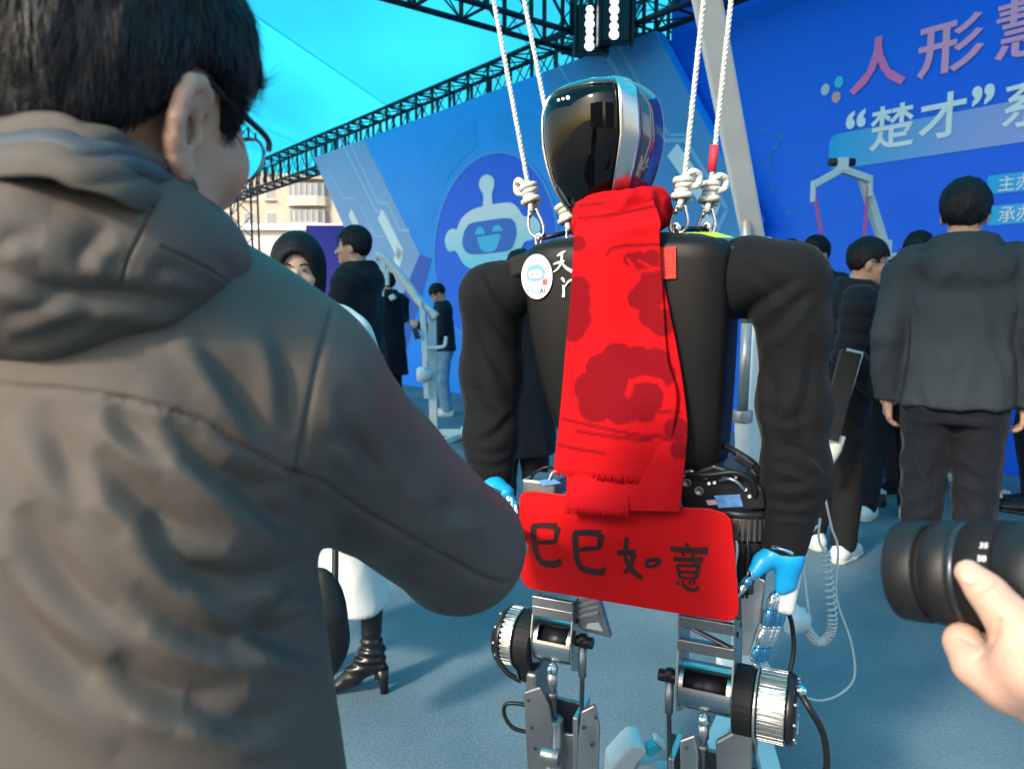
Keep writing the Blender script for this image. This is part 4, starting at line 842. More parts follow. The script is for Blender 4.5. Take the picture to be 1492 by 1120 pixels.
drape('drape', [(846, 300, f0 + .05), (838, 330, f0 + .006), (836, 350, f0), (832, 420, f0), (823, 520, f0), (815, 610, f0 - .004), (806, 684, f0 - .012)], [(952, 292, f0 + .05), (962, 322, f0 + .006), (961, 350, f0), (966, 430, f0), (972, 520, f0), (986, 585, f0 - .004), (966, 700, f0 - .012)], 0, 60, 150, M_scarf, wave=.0065, fringe=.012)
g0 = FV - .008
drape('under_drape', [(850, 360, g0), (880, 520, g0), (905, 640, g0 - .006), (905, 744, g0 - .046)], [(955, 360, g0), (985, 500, g0), (1000, 600, g0 - .004), (1000, 650, g0 - .006), (990, 746, g0 - .046)], 0, 44, 110, M_scarf, seed=2)
h0 = FV - .012
drape('tail', [(826, 640, h0), (826, 690, h0 - .02), (824, 740, h0 - .054)], [(930, 650, h0), (918, 700, h0 - .02), (916, 748, h0 - .054)], 0, 40, 50, M_scarf, wave=.002, seed=4, fringe=.010)
# wrap round the neck: a bulky twisted collar
nc = Vector((L(905, 312, -.01).x, -.006, L(905, 312, -.01).z))
def collar(X):
    d = None
    for k in range(2):
        for i in range(14):
            a0 = 2 * math.pi * i / 14; a1 = 2 * math.pi * (i + 1) / 14
            def pt(a): return nc + Vector((.070 * math.sin(a), -.088 * math.cos(a), (-.016 if k else .010) + .010 * math.sin(a + .3) - .006 * math.cos(a)))
            e = cone(X, pt(a0), pt(a1), .022, .022); d = e if d is None else smin(d, e, .012)
    return d
V, F = nets(collar, np.array(nc) - .15, np.array(nc) + .15, .004); V = relax(V, F, 2); V = folds(V, F, .006, .05, 5, (1, 1, 1.6)); V = relax(V, F, 1)
o = mk('neck_wrap', V, F, M_scarf, SC); wv = np.array(RO)[None] + V[:, :1] * np.array(RU) + V[:, 1:2] * np.array(RV) + V[:, 2:3] * np.array((0, 0, 1)); at_ = o.data.attributes.new('woven', 'FLOAT', 'POINT'); at_.data.foreach_set('value', cloudness(pix(wv)[0]).astype(np.float32))

# ------------------------------------------------------------------ red sign with brush writing
SG = thing('red_sign', 'red card sign with black brush-written Chinese characters held at the robot\'s waist', 'sign', RO, -YAW)
sv = -.135; sp = [(757, 724), (762, 717), (775, 715), (850, 724), (950, 737), (1035, 741), (1056, 748), (1065, 757), (1070, 800), (1076, 880), (1075, 894), (1068, 903), (1058, 905), (960, 889), (860, 872), (775, 858), (763, 851), (757, 835), (756, 780)]
M_card = mat('card_red', (.60, .006, .008), .42, spec=.2, var=.05, vscale=9)
MB().prism([L(x, y, sv) for x, y in sp], (0, .004, 0)).build('card', M_card, SG, .001)
M_ink = mat('ink_black', (.026, .005, .006), .55, var=.5, vscale=60)
ZS = lambda x, y: (660 + x / 3.73, 620 + y / 3.73)
def char(strokes): 
    p = bpy.data.objects.new('character', None); vv = []; ff = []
    bpy.data.objects.remove(p)
    for k, (pts, w) in enumerate(strokes):
        v2, f2 = ribbon(pts, [x * 1.95 for x in w], 6); b = len(vv); vv += [L(*ZS(x, y), sv - .0012 - .00025 * k) for x, y in v2]; ff += [tuple(b + i for i in g) for g in f2]
    mk('character', vv, ff, M_ink, SG, smooth=False)
char([([(428, 546), (500, 541), (566, 548)], [14, 16, 20]), ([(436, 545), (440, 630), (452, 695), (478, 742)], [17, 15, 13, 12]), ([(566, 550), (562, 590), (554, 632)], [18, 14, 12]), ([(442, 637), (500, 633), (556, 630)], [10, 12, 10]), ([(470, 738), (520, 752), (565, 748), (582, 722)], [12, 20, 20, 8])])
char([([(655, 583), (730, 580), (806, 586)], [16, 18, 22]), ([(664, 580), (667, 680), (678, 735), (694, 772)], [18, 16, 15, 14]), ([(806, 588), (800, 630), (793, 668)], [20, 15, 12]), ([(670, 675), (730, 668), (795, 665)], [10, 12, 10]), ([(688, 768), (745, 790), (805, 795), (824, 768)], [14, 18, 20, 8])])
char([([(944, 604), (940, 660), (928, 700)], [12, 14, 8]), ([(892, 693), (940, 688), (990, 690)], [14, 14, 16]), ([(986, 690), (972, 735), (950, 780), (926, 802)], [15, 14, 12, 5]), ([(930, 705), (958, 765), (995, 805), (1030, 828)], [10, 14, 16, 12]), ([(1048, 736), (1056, 770)], [12, 10]), ([(1046, 736), (1085, 728), (1118, 732), (1106, 762)], [11, 11, 15, 10]), ([(1056, 768), (1106, 760)], [9, 9])])
char([([(1268, 636), (1274, 652), (1276, 668)], [8, 12, 10]), ([(1182, 668), (1280, 676), (1388, 680)], [15, 16, 22]), ([(1246, 686), (1256, 708)], [11, 7]), ([(1312, 690), (1296, 714)], [11, 7]), ([(1198, 722), (1280, 728), (1358, 728)], [14, 12, 18]), ([(1220, 756), (1228, 795), (1236, 828)], [10, 10, 9]), ([(1218, 757), (1275, 760), (1332, 760), (1326, 795), (1318, 830)], [9, 9, 14, 12, 10]), ([(1236, 793), (1318, 796)], [8, 8]), ([(1236, 826), (1318, 832)], [8, 8]),
      ([(1226, 846), (1216, 864)], [11, 8]), ([(1248, 842), (1256, 870), (1290, 890), (1325, 888), (1332, 868)], [7, 9, 11, 10, 5]), ([(1284, 842), (1290, 862)], [9, 7]), ([(1306, 840), (1314, 860)], [10, 7])])

# ------------------------------------------------------------------ ropes, snap hooks and shackle bars over the shoulders
M_rope = mat('rope_white', (.66, .64, .58), .85, bump=.8, bscale=260, var=.12, vscale=90); M_steel = mat('hook_steel', (.62, .62, .62), .2, metal=1); M_redtape = mat('tape_red', (.66, .03, .05), .5, bump=.3, bscale=300)
def twist(mb, a, b, r, turns):                                   # three-strand rope
    a = Vector(a); b = Vector(b); x, y, d = basis(b - a); n = int(turns * 6)
    for s in range(3):
        mb.tube([a.lerp(b, i / n) + (x * math.cos(2 * math.pi * (i / 6 + s / 3)) + y * math.sin(2 * math.pi * (i / 6 + s / 3))) * r * .48 for i in range(n + 1)], r * .58, 5)
labs = ['white lifting rope furthest left, knotted above the robot\'s shoulder badge', 'white lifting rope just left of the robot\'s visor, its knot behind the head', 'white lifting rope just right of the robot\'s head with a plain knot', 'white lifting rope furthest right with a strip of red tape above its knot']
for k, (tp, kn, hk, v) in enumerate((((708, -60), (770, 272), (784, 345), .02), ((752, -60), (822, 300), (831, 336), .06), ((1032, -60), (997, 262), (989, 327), .0), ((1072, -60), (1036, 268), (1030, 328), .05))):
    rp = thing('lifting_rope', labs[k], 'rope', RO, -YAW, 'ropes the robot hangs from'); top = L(*tp, v); k0 = L(*kn, v); h1 = L(*hk, v)
    far = top + (top - k0) * .35; mb = MB(); twist(mb, far, k0, .0054, (far - k0).length / .028); mb.build('line', M_rope, rp, allsmooth=True)
    mb = MB(); d = (h1 - k0).normalized(); x, y, _ = basis(d)                                       # wrapped knot: coils and a loose loop
    if True:
        pts = []
        for i in range(40):
            t = i / 39; a = t * 2 * math.pi * 4.2; rr = .0125 + .004 * math.sin(t * 9)
            pts.append(k0 + d * (-.004 + .040 * t) + (x * math.cos(a) + y * math.sin(a)) * rr)
        mb.tube(pts, .0062, 7)
        sx = -1 if k == 0 else 1; e = k0 + X_ * sx * .028 + Z_ * .006
        mb.tube(catmull([k0 + d * .004, k0 + X_ * sx * .016 + Y_ * -.012 + Z_ * .012, e, k0 + X_ * sx * .024 - Z_ * .012, k0 + d * .012], 6), .0066, 7)
        mb.tube(catmull([k0 + d * .030, k0 + d * .045 + x * .012, k0 + d * .052, k0 + d * .045 - x * .010, k0 + d * .028], 5), .0058, 7)
    o = mb.build('knot', M_rope, rp, allsmooth=True)
    # pear-shaped snap hook, hanging flat to the viewer
    a = k0 + d * .048; Lh = max(.05, (h1 - a).length); sd = X_ if k != 1 else (X_ * .5 + Y_ * .86)
    prof = [(0, 0), (.008, .02), (.010, .15), (.015, .45), (.0165, .7), (.013, .92), (0, 1.03), (-.013, .92), (-.0165, .7), (-.015, .45), (-.010, .15), (-.008, .02), (0, 0)]
    MB().tube(catmull([a + sd * w_ + d * (t * Lh) for w_, t in prof], 5), .0034, 8, False).build('snap_hook', M_steel, rp); MB().tube([a + d * .004 - sd * .006, a - sd * .0105 + d * (Lh * .3)], .0042, 8).build('hook_gate', M_steel, rp)
    if k == 3: q = L(1041, 212, v); p2 = L(1037, 250, v); MB().tube([q, (q + p2) / 2, p2], [.0085, .0088, .008], 12).build('tape', M_redtape, rp)
for sgn, (pa, pb) in ((-1, ((785, 348), (835, 337))), (1, ((985, 334), (1030, 333)))):
    a = L(*pa, .02 if sgn < 0 else .0); b = L(*pb, .06 if sgn < 0 else .05); MB().cyl(a, b, .005, n=12).build('shackle_pin', M_dark, BOT)
    for e in (a, b):
        MB().tube(catmull([e + Z_ * -.018 - X_ * .004, e + Z_ * .004 - X_ * .006, e + Z_ * .010, e + Z_ * .004 + X_ * .006, e + Z_ * -.018 + X_ * .004], 5), .0036, 8).build('shackle', M_steel, BOT); MB().cyl(e - (b - a).normalized() * .004, e + (b - a).normalized() * .004, .0085, n=6).build('shackle_nut', M_steel, BOT)
# ------------------------------------------------------------------ people
M_skin = mat('skin', (.52, .30, .21), .5, sss=.25, var=.07, vscale=40, spec=.35, bump=.12, bscale=260)
M_skin2 = mat('skin_pale', (.50, .33, .26), .5, sss=.25, var=.05, vscale=40, spec=.3)
M_hair = mat('hair_black', (.005, .005, .006), .62, spec=.3, var=.3, vscale=60, bump=.9, bscale=120, stretch=(1, 1, .15))
M_eye = mat('eye_dark', (.02, .015, .012), .2); M_lip = mat('lip', (.42, .16, .13), .5)
M_blackcloth = mat('black_cloth', (.010, .011, .014), .85, spec=.25, sheen=.08, bump=.2, bscale=500); M_navy = mat('dark_navy_cloth', (.012, .016, .026), .85, spec=.25, bump=.2, bscale=500)
M_char = mat('charcoal_cloth', (.036, .042, .046), .85, spec=.25, bump=.25, bscale=400, var=.12, vscale=7); M_brownblack = mat('brown_black_cloth', (.017, .015, .015), .9, spec=.2, bump=.2, bscale=500)
M_whitecloth = mat('white_wool', (.66, .66, .63), .9, spec=.2, bump=.4, bscale=300, var=.04, vscale=10); M_jeans = mat('jeans_blue', (.16, .27, .38), .85, var=.25, vscale=14, bump=.3, bscale=300)
M_shoew = mat('sneaker_white', (.66, .66, .64), .6, var=.06, vscale=20); M_sole = mat('sole_pale', (.50, .47, .40), .7); M_shoeb = mat('shoe_black', (.010, .010, .011), .35); M_metalframe = mat('glasses_frame', (.02, .02, .022), .3, metal=.5); M_lens = mat('glasses_lens', (.9, .95, 1), .02, trans=1, ior=1.1)

def strands(V, F, n, hcn, Mn, length, width, seed):
    r = np.random.default_rng(seed); c = V[F].mean(1); ar = np.linalg.norm(np.cross(V[F[:, 2]] - V[F[:, 0]], V[F[:, 3]] - V[F[:, 1]]), axis=1); k = r.choice(len(F), n, p=ar / ar.sum())
    w = r.dirichlet((1, 1, 1, 1), n); p = (V[F[k]] * w[..., None]).sum(1); N = vnormals(V, F)[F[k]].mean(1); N /= np.linalg.norm(N, axis=1, keepdims=True)
    q = (p - np.array(hcn)) @ Mn; crown = np.array([0, -.05, .125]); fl = q - crown; fl[:, 2] -= .05 * np.clip(1 - q[:, 2] / .1, 0, 1); 
    fl += .05 * np.stack([gnoise(q * 20 + 3), gnoise(q * 20 + 9), gnoise(q * 20 + 27)], 1); fl += r.normal(size=fl.shape) * .012
    t = fl @ Mn.T; t -= N * (t * N).sum(1, keepdims=True); t /= np.linalg.norm(t, axis=1, keepdims=True) + 1e-9
    ln = length * r.uniform(.5, 1.15, n) * np.clip((q[:, 2] + .11) / .09, .22, 1); s = np.cross(t, N); rows = []
    lift = r.uniform(.0005, .0045, n) * np.clip((q[:, 2] + .10) / .08, .2, 1)
    tip = (p + t * ln[:, None] - np.array(hcn)) @ Mn; lim = np.interp(tip[:, 1], [-.15, -.085, -.052, -.036, -.020, .008, .022, .030, .042, .052, .075, .14], [-.104, -.100, -.082, -.050, -.002, .006, -.004, -.042, -.036, -.004, .008, .012])
    side_ = q[:, 0] > 0; ov = np.clip(lim - tip[:, 2], 0, None); ln = np.clip(ln - ov * 1.3, .002, None)
    for j, u in enumerate((0, .3, .6, 1)):
        pos = p + t * (ln * u)[:, None] + N * (lift * math.sin(u * 2.2) - .0012 - ln * u * u * ln / .19)[:, None]; ww = width * (1, .95, .75, .15)[j]
        rows += [pos + s * ww / 2, pos - s * ww / 2]
    A = np.stack(rows, 1).reshape(-1, 3); b = np.arange(n)[:, None] * 8
    Fq = np.concatenate([np.concatenate([b + 2 * j, b + 2 * j + 1, b + 2 * j + 3, b + 2 * j + 2], 1) for j in range(3)]); return A, Fq
M_strand = mat('hair_strand', (.009, .0085, .009), .55, spec=.4)
def hand_prims(wr, d, n, curl=.5, s=1., thumb=1):                # wrist, pointing direction, palm normal (towards which fingers curl)
    d = Vector(d).normalized(); n = Vector(n); n = (n - d * n.dot(d)).normalized(); x = d.cross(n) * thumb; pr = []; wr = Vector(wr)
    kn = [wr + d * .082 * s + x * (o * s) for o in (.030, .010, -.010, -.028)]
    for k in kn: pr.append((wr + (k - wr) * .25, k, .019 * s, .0125 * s))
    for k, ln in zip(kn, (.070, .078, .072, .056)):
        a = k; dd = d.copy(); r = .0095 * s
        for j, fr in enumerate((.45, .32, .23)):
            dd = (dd * math.cos(curl * (.7 + .3 * j)) + n * math.sin(curl * (.7 + .3 * j))).normalized() if j else (d * math.cos(curl * .6) + n * math.sin(curl * .6)).normalized()
            b = a + dd * ln * fr * s; pr.append((a, b, r, r * .92)); a = b; r *= .92
    t0 = wr + d * .020 * s + x * .024 * s; t1 = t0 + (d * .55 + x * .75 + n * .35).normalized() * .040 * s; t2 = t1 + (d * .85 + x * .25 + n * .45).normalized() * .032 * s
    pr += [(wr + d * .01, t0, .019 * s, .016 * s), (t0, t1, .0145 * s, .0115 * s), (t1, t2, .0115 * s, .009 * s)]
    return pr
def prims_mesh(pr, k, h, pad=.02):
    lo, hi = bounds([p for q in pr for p in q[:2]], pad + max(max(q[2:4]) for q in pr))
    def fn(X):
        d = None
        for a, b, ra, rb in pr: e = cone(X, a, b, ra, rb); d = e if d is None else smin(d, e, k)
        return d
    V, F = nets(fn, lo, hi, h); return relax(V, F, 1), F
def ring_loft(X, tab, lean, cyo=0.):
    z = X[..., 2]; t = np.array(tab); a = np.interp(z, t[:, 0], t[:, 1]); b = np.interp(z, t[:, 0], t[:, 2]); cy = np.interp(z, t[:, 0], t[:, 3]) + lean * np.maximum(z - .95, 0)
    x = X[..., 0]; y = X[..., 1] - cy; e = 2.5
    k = (np.abs(x / a) ** e + np.abs(y / b) ** e) ** (1 / e); d = (k - 1) * np.minimum(a, b) * .95
    return np.maximum(d, np.maximum(z - t[-1, 0], t[0, 0] - z))
def rotz(p, a): c, s = math.cos(a), math.sin(a); return Vector((p[0] * c - p[1] * s, p[0] * s + p[1] * c, p[2]))
def person(label, x, y, Hh, rot, jacket, trousers, shoes, lean=0., turn=0., nod=0., armL=None, armR=None, hem=.80, hood=True, hair='short', glasses=False, hands=(0, 0), stride=.0, skin=None, group='people standing round the stage', bulk=1., amp=.010, h=.011, foot=(0, 0), hairm=None, coat_low=None, seed=1, puffy=False, fdx=(0, 0), fdy=(0, 0)):
    S = Hh / 1.72; skin = skin or M_skin; root = thing('person', label, 'person', (x, y, 0), rot, group)
    sh = lambda p: Vector((p[0], p[1] + lean * max(p[2] - .95, 0), p[2])) * S
    def nb(V): return V
    # arms
    arms = {}
    for sd, a in ((-1, armL), (1, armR)):
        e, w = a if a else ((.245, -.03, 1.13), (.25, .02, .88)); arms[sd] = [sh((sd * .165, 0, 1.395)), sh((sd * .205, 0, 1.36)), sh((sd * e[0], e[1], e[2])), sh((sd * w[0], w[1], w[2]))]
    hw = coat_low or .205
    tab = [(hem, hw * bulk, .150 * bulk, .0), (.95, .198 * bulk, .148 * bulk, .0), (1.10, .195 * bulk, .140 * bulk, .005), (1.25, .205 * bulk, .138 * bulk, .0), (1.36, .19, .115, -.005), (1.42, .135, .088, -.01), (1.465, .085, .075, -.01), (1.50, .075, .070, -.01)]
    tab = [(a * S, b * S, c * S, d * S) for a, b, c, d in tab]
    def jk(X):
        d = ring_loft(X / 1.0, [(a, b, c, e) for a, b, c, e in tab], lean)
        for sd in (-1, 1):
            A = arms[sd]; e = chain(X, A, [.085 * S, .078 * S * bulk, .066 * S * bulk, .050 * S], .02); dv = A[-1] - A[-2]
            e = np.maximum(e, half(X, A[-1], dv)); d = smin(d, e, .020)
        if hood: d = smin(d, ell(X, sh((0, -.105, 1.40)), (.155 * S, .050 * S, .082 * S)), .045); d = smin(d, chain(X, [sh((.10 * math.sin(t), -.012 - .085 * math.cos(t), 1.475 + .012 * math.cos(t))) for t in np.linspace(-2.3, 2.3, 9)], [.030 * S] * 9), .03)
        d = smax(d, tab[0][0] - X[..., 2], .012)
        nk = cone(X, sh((0, .01, 1.46)), sh((0, .02, 1.60)), .058 * S, .062 * S); return smax(d, -nk, .012)
    pts = [sh((-.28, -.24, hem)), sh((.28, .24, 1.56))] + arms[-1] + arms[1]; lo, hi = bounds(pts, .09)
    lo[2] = tab[0][0] - .03
    def jpost(V, F):
        N = vnormals(V, F)
        if puffy: V = V + N * (.012 * np.abs(np.sin(V[:, 2] * 38 / S + .6 * gnoise(V * 5))) ** .6)[:, None]
        return V
    cloth('jacket', jk, lo, hi, h, jacket, root, amp, .16, seed, (1, 1, .5), post=jpost)
    # trousers and shoes
    fts = []
    for sd in (-1, 1):
        st = stride * sd; fts.append([Vector((sd * .085, .0, .93)) * S, Vector((sd * .095, .03 + st * .4, .50)) * S, Vector((sd * .10 + fdx[(sd + 1) // 2], -.02 + st + fdy[(sd + 1) // 2], .10)) * S])
    def tr(X):
        d = ring_loft(X, [(.78 * S, .165 * S, .115 * S, 0), (.92 * S, .175 * S, .12 * S, 0), (1.04 * S, .16 * S, .11 * S, 0)], 0)
        for f in fts: d = smin(d, chain(X, f, [.105 * S, .080 * S, .066 * S], .02), .03)
        return smax(d, .045 * S - X[..., 2], .01)
    lo, hi = bounds([p for f in fts for p in f] + [Vector((0, 0, 1.04)) * S], .14)
    if hem > .38: cloth('trousers', tr, (lo[0], lo[1], .02), hi, h, trousers, root, amp * .7, .11, seed + 3, (1, 1, .8))
    for i, f in enumerate(fts):
        an = f[-1]; yw = foot[i]
        def wf(p): q = rotz(p, yw); return Vector((an.x + q.x * S, an.y + q.y * S, q.z * S))
        if shoes == 'boot': boot(root, wf, S); continue
        def sf(X):
            d = smin(cone(X, wf((0, -.055, .045)), wf((0, .06, .045)), .045 * S, .046 * S), cone(X, wf((0, .06, .040)), wf((0, .165, .032)), .044 * S, .034 * S), .02); d = smin(d, cone(X, wf((0, -.03, .06)), wf((0, -.02, .11)), .045 * S, .042 * S), .02)
            return smax(d, .012 - X[..., 2], .005)
        lo, hi = bounds([wf((0, -.06, .0)), wf((0, .17, .13))], .07); V, F = nets(sf, lo, hi, .008); sho = mk('shoe', relax(V, F, 1), F, shoes, root)
        def so(X): return np.maximum(smin(cone(X, wf((0, -.055, .01)), wf((0, .06, .01)), .047 * S, .048 * S), cone(X, wf((0, .06, .01)), wf((0, .168, .01)), .046 * S, .037 * S), .02), np.maximum(X[..., 2] - .022, .001 - X[..., 2]))
        lo[2] = -.02; V, F = nets(so, lo, hi, .008); mk('sole', V, F, M_sole if shoes is M_shoew else M_shoeb, sho)
    # body: head, neck and hands as one skin mesh
    hcn = sh((0, .02, 1.615)); Mh = (Matrix.Rotation(turn, 3, 'Z') @ Matrix.Rotation(-nod, 3, 'X'))
    hl = lambda p: hcn + Mh @ (Vector(p) * S)
    Mn = np.array(Mh)
    def hd(X):
        d = smin(ell(X, hl((0, -.012, .012)), (.074 * S, .092 * S, .095 * S), Mn), ell(X, hl((0, .028, -.045)), (.058 * S, .062 * S, .078 * S), Mn), .025)
        d = smin(d, cone(X, hl((0, .088, -.012)), hl((0, .108, -.042)), .008 * S, .013 * S), .012); d = smin(d, ell(X, hl((0, .075, -.100)), (.022 * S, .018 * S, .016 * S), Mn), .02)
        d = smin(d, ell(X, hl((0, .088, -.070)), (.020 * S, .010 * S, .008 * S), Mn), .008)
        for sd in (-1, 1):
            d = smin(d, ell(X, hl((sd * .077, -.012, -.028)), (.009 * S, .019 * S, .031 * S), Mn), .006); d = smax(d, -ell(X, hl((sd * .030, .094, -.004)), (.016 * S, .012 * S, .009 * S), Mn), .010); d = smin(d, ell(X, hl((sd * .042, .058, -.038)), (.022 * S, .02 * S, .018 * S), Mn), .02)
        d = smin(d, cone(X, hl((0, -.022, -.06)), sh((0, -.015, 1.42)), .055 * S, .060 * S), .02); return d
    lo, hi = bounds([hl((0, 0, .13)), hl((.1, .12, 0)), hl((-.1, -.12, 0)), hl((-.1, .12, 0)), hl((.1, -.12, 0)), sh((0, 0, 1.40))], .03); V, F = nets(hd, lo, hi, .0055); V = relax(V, F, 1); allV = [V]; allF = [F]
    for i, sd in enumerate((-1, 1)):
        A = arms[sd]; dv = (A[-1] - A[-2]).normalized()
        nrm = Vector((-sd, .25, 0)) if not hands[i] else Vector(hands[i][:3]); pr = hand_prims(A[-1] - dv * .005, dv if not hands[i] else Vector(hands[i][3:6]), nrm, .55, S * .95, sd); pr.append((A[-1] - dv * .06, A[-1] + dv * .02, .029 * S, .023 * S))
        V, F = prims_mesh(pr, .008, .0055); o0 = sum(len(q) for q in allV); allF.append(F + o0); allV.append(V)
        near = lambda W, p, b: (np.argsort(((W - np.array(tuple(p))[None]) ** 2).sum(1))[[0, 2, 5]] + b).tolist()      # the arm inside the sleeve joins hand and neck
        r0 = near(V, A[-1] - dv * .08, o0); r3 = near(allV[0], sh((0, -.015, 1.40)), 0); mid = []; o1 = o0 + len(V)
        for p in (A[-2], A[1]): mid += [tuple(p + Vector(e) * .02) for e in ((1, 0, 0), (-.5, .8, 0), (-.5, -.8, 0))]
        allV.append(np.array(mid)); rings = [r0, [o1, o1 + 1, o1 + 2], [o1 + 3, o1 + 4, o1 + 5], r3]
        allF.append(np.array([[ra[k], ra[(k + 1) % 3], rb[(k + 1) % 3], rb[k]] for ra, rb in zip(rings, rings[1:]) for k in range(3)]))
    body = mk('body', np.concatenate(allV), np.concatenate(allF), skin, root)
    for sd in (-1, 1):
        MB().ball(hl((sd * .030, .0850, -.004)), (.0100 * S, .0075 * S, .0042 * S), 10).build('eye', M_eye, body); MB().tube([hl((sd * .015, .092, .014)), hl((sd * .030, .093, .019)), hl((sd * .046, .082, .014))], [.003, .0035, .002], 6).build('eyebrow', M_hair, body)
    MB().tube([hl((-.020, .092, -.072)), hl((0, .099, -.070)), hl((.020, .092, -.072))], [.002, .0048, .002], 6).build('lips', M_lip, body)
    hm = hairm or M_hair
    def hf(X):
        q = (X - V3(hcn)) @ Mn / S; yy = q[..., 1]; zz_ = q[..., 2]
        d = ell(X, hl((0, -.016, .020)), (.090 * S, .108 * S, .108 * S), Mn)
        if hair == 'bob':
            d = ell(X, hl((0, -.010, .022)), (.098 * S, .120 * S, .112 * S), Mn); d = smin(d, ell(X, hl((0, -.03, -.05)), (.100 * S, .095 * S, .14 * S), Mn), .03); d = smax(d, (-.17 - zz_) * S, .01); d = smax(d, -ell(X, hl((.0, .114, -.048)), (.066 * S, .105 * S, .112 * S), Mn), .008)
        else:
            lim = np.interp(yy, [-.14, -.075, -.045, -.010, .018, .034, .048, .12], [-.085, -.080, -.050, .002, .004, -.022, .038, .060]); lim = lim + .010 * np.sin(q[..., 0] * 95 + 2 * np.sin(yy * 60)) ; d = smax(d, (lim - zz_) * S * .55, .008)
        return d
    lo, hi = bounds([hl((0, 0, .14)), hl((.1, .12, 0)), hl((-.1, .12, 0)), hl((.1, -.12, 0)), hl((-.1, -.12, -.2 if hair == 'bob' else -.1))], .03); V, F = nets(hf, lo, hi, .0065); N = vnormals(V, F); V = V + N * ((.002 if hair == 'bob' else .0075) * S * (gnoise(V * np.array([34, 34, 16]) + seed) + .6 * gnoise(V * np.array([80, 80, 30]) + seed)))[:, None]
    ho = mk('hair', V, F, hm, root); A_, F_ = strands(V, F, 1500, hcn, Mn, (.012 if hair == 'bob' else .05) * S, .0026 if y > 4.4 else .0019, seed); tag(mk('hair_strands', A_, F_, M_strand, ho, smooth=False), kind='stuff')
    if glasses:
        mb = MB()
        for sd in (-1, 1):
            pts = [hl((sd * .031 + .024 * math.cos(t), .104, -.008 + .018 * math.sin(t))) for t in np.linspace(0, 2 * math.pi, 17)]; mb.tube(pts, .0022, 6, False); mb.tube([hl((sd * .055, .103, -.002)), hl((sd * .078, .05, -.002)), hl((sd * .080, -.015, -.006))], .0018, 6)
        mb.tube([hl((-.008, .106, -.005)), hl((.008, .106, -.005))], .002, 6); tag(mb.build('glasses', M_metalframe, root))
    return root, sh, hl
def boot(root, wf, S):
    def f(X):
        d = smin(cone(X, wf((0, -.012, .16)), wf((0, -.02, .40)), .036 * S, .044 * S), cone(X, wf((0, -.02, .17)), wf((0, .055, .085)), .042 * S, .034 * S), .025); d = smin(d, cone(X, wf((0, .055, .070)), wf((0, .150, .020)), .036 * S, .018 * S), .02); d = smin(d, cone(X, wf((0, -.040, .115)), wf((0, .02, .10)), .032 * S, .030 * S), .02)
        return smax(smax(d, .004 - X[..., 2], .003), X[..., 2] - .40 * S, .004)
    lo, hi = bounds([wf((0, -.07, 0)), wf((0, .17, .52))], .07); V, F = nets(f, lo, hi, .006); V = relax(V, F, 1); N = vnormals(V, F); w = np.exp(-((V[:, 2] - .17 * S) / .06) ** 2); V = V + N * (.005 * w * np.sin(V[:, 2] * 210 + 3 * gnoise(V * 12)))[:, None]
    o = mk('boot', V, F, mat('boot_leather', (.008, .008, .009), .28, spec=.6, var=.2, vscale=20), root); MB().prism([wf((-.020, -.075, .10)), wf((.020, -.075, .10)), wf((.020, -.025, .085)), wf((-.020, -.025, .085))], (0, 0, -.02)).tube([wf((0, -.052, .10)), wf((0, -.056, .05)), wf((0, -.060, .002))], [.024, .017, .014], 10).build('heel', M_shoeb, o)

# woman in white behind the man's shoulder
q = ground(516, 1005)
person('dark haired woman in a long white coat and black heeled boots', -.69, 2.50, 1.515, R(155), M_whitecloth, M_blackcloth, 'boot', armL=((.30, -.02, 1.15), (.29, .05, .92)), turn=R(36), nod=.12, hem=.34, hair='bob', hood=False, skin=M_skin2, foot=(R(-60), R(-58)), group=None, amp=.008, h=.010, coat_low=.30, bulk=1.12, seed=5, fdx=(-.15, -.06))
# black shoulder bag at her side
bc = P(466, 908, 2.0); BG = thing('shoulder_bag', 'black soft shoulder bag between the grey coat and the white coat', 'bag', (bc.x, bc.y, 0)); Mbag = mat('bag_black', (.009, .009, .010), .55, bump=.2, bscale=200)
V, F = nets(lambda X: smin(ell(X, (0, 0, bc.z), (.075, .05, .16)), ell(X, (0, 0, bc.z - .03), (.072, .055, .12)), .03), (-.13, -.1, bc.z - .2), (.13, .1, bc.z + .2), .009); mk('pouch', folds(V, F, .006, .09, 2), F, Mbag, BG)
MB().tube(catmull([(-.05, 0, bc.z + .12), (-.06, .05, bc.z + .30), (-.03, .10, bc.z + .46), (.03, .06, bc.z + .30), (.045, 0, bc.z + .12)], 6), .009, 8).build('strap', Mbag, BG)
# back left
person('man in a long black hooded coat seen in profile before the purple board', -1.02, 5.0, 1.80, R(82), M_blackcloth, M_blackcloth, M_shoeb, hem=.50, bulk=1.05, group=None, amp=.016, coat_low=.26, seed=11, armR=((.25, .06, 1.14), (.16, .22, 1.0)), armL=((.25, .06, 1.14), (.16, .22, 1.0)))
person('person in a long black coat half hidden behind the man in profile', -1.56, 9.6, 1.70, R(35), M_blackcloth, M_blackcloth, M_shoeb, hem=.42, group=None, coat_low=.25, seed=13, armR=((.25, .08, 1.16), (.2, .26, 1.08)))
rt, sh_, hl_ = person('man in navy jacket and blue jeans looking down at his phone', -.80, 8.9, 1.54, R(100), M_navy, M_jeans, M_shoew, nod=.75, lean=.10, hem=.86, group=None, seed=17, armR=((.235, .05, 1.10), (.10, .32, 1.20)), armL=((.235, .05, 1.10), (.10, .32, 1.20)))
